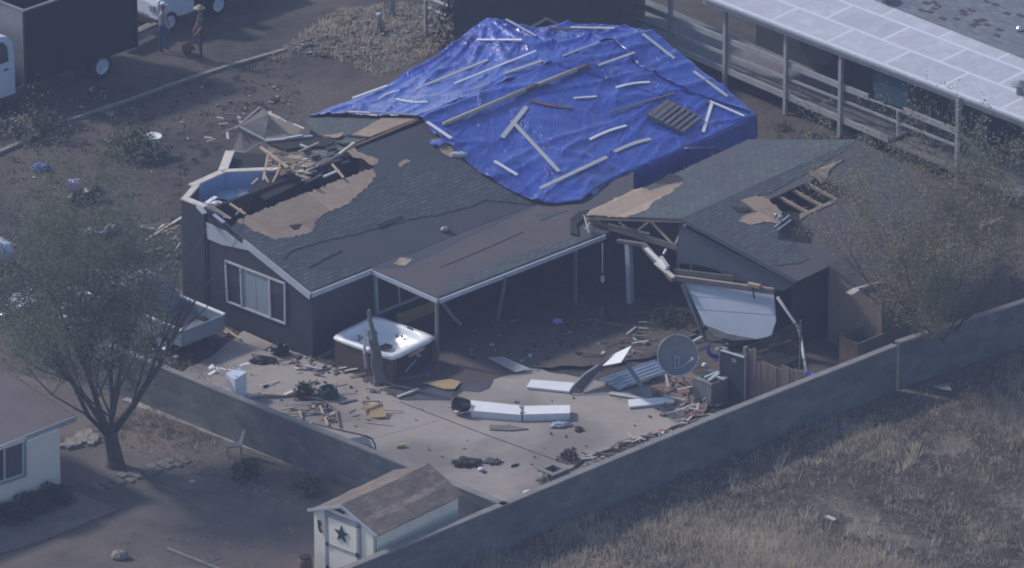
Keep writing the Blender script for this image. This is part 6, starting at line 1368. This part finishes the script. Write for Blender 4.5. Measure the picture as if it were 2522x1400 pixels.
tr = T('stick_tripod', 'pale thin stick tripod standing in the shaded porch yard', 'sticks', P(1488, 800))
for p, q in (((1482, 758, .75), (1495, 805, .08)), ((1486, 757, .75), (1460, 812, .1)), ((1484, 758, .72), (1478, 800, .1))):
    mb = MB(); mb.tube([P(*p), P(*q)], .018, M['greywood'], 5); mb.build('stick', parent=tr)
mb = MB(); mb.tube([P(1455, 785, .35), P(1495, 795, .3), P(1528, 800, .3), P(1532, 812, .1)], .016, M['greywood'], 5); tag(mb.build('curved_branch'), 'thin curved branch lying across the stick tripod', 'branch')
for (p, q, lab) in (((1215, 805), (1248, 796), 'longer pale lath on the dark porch floor'), ((1258, 792), (1280, 788), 'shorter pale lath right of the longer one on the porch floor'), ((1165, 816), (1180, 810), 'stubby pale lath at the hanging gutter foot')):
    mb = MB(); mb.beam(P(*p, .15), P(*q, .15), .07, .03, M['greywood']); tag(mb.build('lath'), lab, 'lath')

# ------------------------------------------------------------------ back and left yard items
bb = T('bird_bath', 'white pedestal bird bath standing in the brownish shrub', 'bird bath', P(376, 380))
mb = MB(); mb.lathe(P(376, 380), [(.16, 0), (.15, .06), (.075, .12), (.065, .4), (.09, .5)], M['vwhite'], 18); mb.build('pedestal', parent=bb, smooth=True)
mb = MB(); mb.lathe(P(376, 380) + Z * .5, [(.08, 0), (.2, .03), (.31, .1), (.33, .13), (.29, .135), (.2, .07), (.01, .05)], M['white'], 26); mb.build('bowl', parent=bb, smooth=True)
lump('blue_cloth', 103, 412, .27, .17, .1, M['bluecloth'], 'crumpled light blue cloth on bare dirt, alone near the left edge', 'cloth', .9, z=0, seed=4)
lump('rubbish_bag', 184, 488, .28, .24, .2, M['black'], 'black rubbish bag with the lilac card behind it', 'bag', .3, z=0, seed=6)
lump('rubbish_bag', 228, 478, .36, .28, .26, M['black'], 'larger black rubbish bag beside the pale sack', 'bag', .3, z=0, seed=8)
lump('pale_sack', 244, 488, .16, .14, .13, M['bag'], 'small pale sack leaning on the larger black bag', 'sack', .4, z=0)
lump('paper_scrap', 222, 494, .2, .1, .05, M['stone'], 'beige paper scraps in front of the black bags', 'paper', .8, z=0)
thin('lilac_card', [(168, 442), (195, 440), (194, 451), (169, 451)], .3, M['purple'], 'bright lilac card behind the black rubbish bags', 'card', .25)
lump('cloth_heap', 235, 572, .34, .25, .12, M['bag'], 'pale grey cloth heap beside the hand truck', 'cloth', .7, z=0, seed=5)
lump('cloth_heap', 275, 565, .3, .2, .12, M['stone'], 'beige cloth heap touching the hand truck handle', 'cloth', .7, z=0, seed=7)
ht = T('hand_truck', 'dark upright hand truck standing on gravel left of the blue room', 'hand truck', P(315, 618)); mb = MB()
for u in (306, 318): mb.tube([P(u, 618, 0.08), P(u - 1, 548, .95)], .02, M['brownwood'], 6)
mb.tube([P(305, 548, .95), P(311, 546, .98), P(317, 548, .95)], .02, M['brownwood'], 6); mb.build('frame', parent=ht)
for u in (302, 326):
    mb = MB(); mb.lathe(P(u, 612, .1), [(.12, 0), (.13, .03), (.12, .07), (.02, .07)], M['rubber'], 14, ax=RT); mb.build('wheel', parent=ht)
mb = MB(); mb.box(P(318, 615, .25), RT * .2, Vector((0, .15, 0)), Z * .2, M['dark']); mb.build('load_box', parent=ht)
lump('dark_can', 375, 622, .16, .14, .16, M['black'], 'black tipped can with a pale rim on the gravel by the wall', 'can', .3, z=0)
mb = MB(); mb.beam(P(363, 590, .2), P(430, 548, 1.6), .12, .05, M['plate']); mb.beam(P(428, 549, 1.58), P(482, 516, 2.5), .16, .06, M['white']); tag(mb.build('leaning_trim'), 'long pale broken trim board leaning off the blue room corner', 'board')
mb = MB(); mb.beam(P(345, 556, .4), P(485, 545, 2.2), .04, .04, M['greywood']); tag(mb.build('thin_pole'), 'thin grey pole crossing behind the leaning trim board', 'pole')
mb = MB(); mb.beam(P(456, 583, 1.5), P(476, 572, 1.7), .1, .04, M['chrome']); mb.beam(P(472, 572, 1.75), P(486, 568, 1.8), .13, .05, M['chrome']); mb.tube([P(475, 570, 1.7), P(500, 560, 1.75)], .03, M['steel'], 6); tag(mb.build('wall_lamp'), 'shiny bent metal fixture hanging on the dark wall corner', 'fixture')
# pale metal sheets glimpsed through the big tree
lump('shiny_wad', 12, 776, .16, .1, .07, M['chrome'], 'shiny foil wad at the photo left edge under the tree', 'foil', .5, z=.3)
mb = MB(); mb.prism([P(395, 700, .06), P(405, 694, .06), P(520, 760, .06), P(512, 768, .06)], Z * -.05, M['greywood']); tag(mb.build('long_plank'), 'long dark plank lying on the gravel left of the gable wall', 'plank')
# plastic chair by the side wall
pc_ = T('plastic_chair', 'pale translucent garden chair against the side wall outside', 'chair', P(582, 1105)); pm = M['steel']
mb = MB(); mb.prism([P(556, 1092, .42), P(592, 1086, .42), P(594, 1098, .42), P(562, 1102, .42)], Z * -.03, pm); mb.build('seat', parent=pc_)
mb = MB(); mb.prism([P(590, 1087, .42), P(600, 1058, .88), P(606, 1064, .88), P(596, 1098, .42)], -A * .03, pm); mb.build('backrest', parent=pc_)
for u, v in ((558, 1094), (564, 1101), (592, 1090), (594, 1097)):
    q = P(u, v, .4); mb = MB(); mb.tube([q, Vector((q.x, q.y, 0))], .018, pm, 5); mb.build('leg', parent=pc_)
# paver strip
pv = random.Random(3); p0 = P(228, 1205); p1 = P(455, 1132); dv_ = (p1 - p0); L = dv_.length; dv_ = dv_ / L; sv = Vector((-dv_.y, dv_.x, 0)); mb = MB()
k = 0.0
while k < L:
    for r_ in (-.2, .12):
        w = pv.uniform(.2, .34); c = p0 + dv_ * (k + w / 2) + sv * (r_ + pv.uniform(-.05, .05)); a = pv.uniform(-.3, .3); x = (dv_ * math.cos(a) + sv * math.sin(a)); y = Z.cross(x)
        mb.box(c + Z * .03, x * w * .46, y * .14, Z * pv.uniform(.03, .05), M['brick'])
    k += .34
tag(mb.build('path'), kind='structure')
mb = MB()
for i in range(22):
    u = pv.uniform(150, 235); v = 1098 - (u - 150) * .28 + pv.uniform(-12, 12); c = P(u, v, .06); a = pv.uniform(0, 3); x = Vector((math.cos(a), math.sin(a), .1)); mb.box(c, x * pv.uniform(.1, .22), Z.cross(x) * pv.uniform(.08, .14), Z * .06, M['stone'])
tag(mb.build('stone_edging'), kind='stuff')
lump('white_stone', 474, 1187, .1, .08, .05, M['specks'], 'single pale stone on the open yard dirt', 'stone', .3, z=0)
lump('rough_rock', 296, 1368, .24, .16, .14, M['stone'], 'rough pinkish rock near the photo bottom left', 'rock', .5, z=0)
bl = T('brown_barrel', 'brown barrel standing left of the star shed door', 'barrel', P(752, 1425)); mb = MB(); mb.lathe(P(752, 1425), [(.16, 0), (.2, .1), (.22, .3), (.2, .55), (.17, .66)], M['brownwood'], 18); mb.build('body', parent=bl, smooth=True)
mb = MB(); mb.lathe(P(752, 1425) + Z * .66, [(.18, 0), (.18, .03), (.06, .06)], M['dark'], 18); mb.build('lid', parent=bl)
mb = MB(); mb.beam(P(413, 1352, .1), P(545, 1404, .1), .06, .06, M['stone']); tag(mb.build('edging_strip'), 'pale edging strip along the pad at the photo bottom', 'strip')
mb = MB(); mb.prism([P(500, 1386, .14), P(545, 1374, .14), P(520, 1384, .12)], Z * -.03, M['steel']); tag(mb.build('metal_scrap'), 'dark metal scrap lying by the edging strip', 'scrap')
# posts and utility bits at the back
for (u, v, h, lab) in ((935, 78, .55, 'short blue grey post among the pale weeds'), (966, 38, .75, 'taller blue grey post cut by the photo top edge')):
    mb = MB(); mb.lathe(P(u, v), [(.09, 0), (.09, h), (.11, h + .02), (.1, h + .1), (.03, h + .13)], M['bag'], 14); tag(mb.build('utility_post', smooth=True), lab, 'post', 'utility posts in the pale weeds')
# right side debris
thin('pale_board', [(2084, 720), (2105, 708), (2118, 714), (2098, 726)], LT.at(2100, 715).z + .06, M['specks'], 'broad pale scrap board on the low brown roof', 'board', .03)
mb = MB(); mb.beam(LT.at(2108, 716, .08), LT.at(2172, 698, .06), .1, .03, M['specks']); tag(mb.build('pale_board'), 'narrow pale board beside the broad scrap on the low roof', 'board')
for i, (p, q, lab) in enumerate((((2340, 590), (2376, 565), 'lowest straw coloured board piece near the photo right edge'), ((2382, 570), (2432, 548), 'middle straw coloured board piece in the row'), ((2432, 552), (2476, 532), 'uppermost straw coloured board piece in the row'))):
    mb = MB(); mb.beam(P(*p, .12), P(*q, .12), .16, .03, M['osb']); tag(mb.build('board_piece'), lab, 'board', 'straw coloured board pieces on the slope at right')
bx = T('brown_bin', 'low brown board bin behind the long wall right of the garage', 'bin', P(2110, 880)); c4 = [P(2070, 826, .9), P(2150, 795, .9), P(2195, 812, .9), P(2115, 845, .9)]
for i in range(4):
    a, b = c4[i], c4[(i + 1) % 4]; mb = MB(); d = (b - a).normalized(); n_ = Vector((-d.y, d.x, 0)); mb.prism([Vector((a.x, a.y, 0)), Vector((b.x, b.y, 0)), b, a], n_ * .04, M['brownwood' if i % 2 else 'greywood']); mb.build('side_panel', parent=bx)
mb = MB(); mb.prism([Vector((p.x, p.y, .5)) for p in c4], Z * -.3, M['dark']); mb.build('contents', parent=bx)
lump('blue_tub', 2072, 1062, .09, .09, .1, M['bluehose'], 'small bright blue tub at the dry field edge by the wall', 'tub', .1, z=0)
thin('white_strip', [(2030, 1273), (2040, 1268), (2060, 1278), (2054, 1282)], .12, M['specks'], 'white strip lying in the dry field', 'strip', .03)
thin('pale_sheet', [(2300, 950), (2335, 945), (2345, 962), (2318, 958)], .3, M['steel'], 'pale grey sheet scrap in the weeds by the short wall section', 'sheet', .02)
# ------------------------------------------------------------------ haze
hm = bpy.data.materials.new('haze_air'); hm.use_nodes = True; t = hm.node_tree
for n in list(t.nodes):
    if n.type != 'OUTPUT_MATERIAL': t.nodes.remove(n)
pv = t.nodes.new('ShaderNodeVolumePrincipled'); pv.inputs['Density'].default_value = HAZE; pv.inputs['Color'].default_value = (.55, .65, 1, 1); pv.inputs['Anisotropy'].default_value = 0
t.links.new(pv.outputs[0], t.nodes['Material Output'].inputs['Volume'])
mb = MB(); mb.box(Vector((0, -50, 47.5)), Vector((130, 0, 0)), Vector((0, 180, 0)), Vector((0, 0, 48.5)), hm)
hz = mb.build('haze'); tag(hz, kind='stuff')
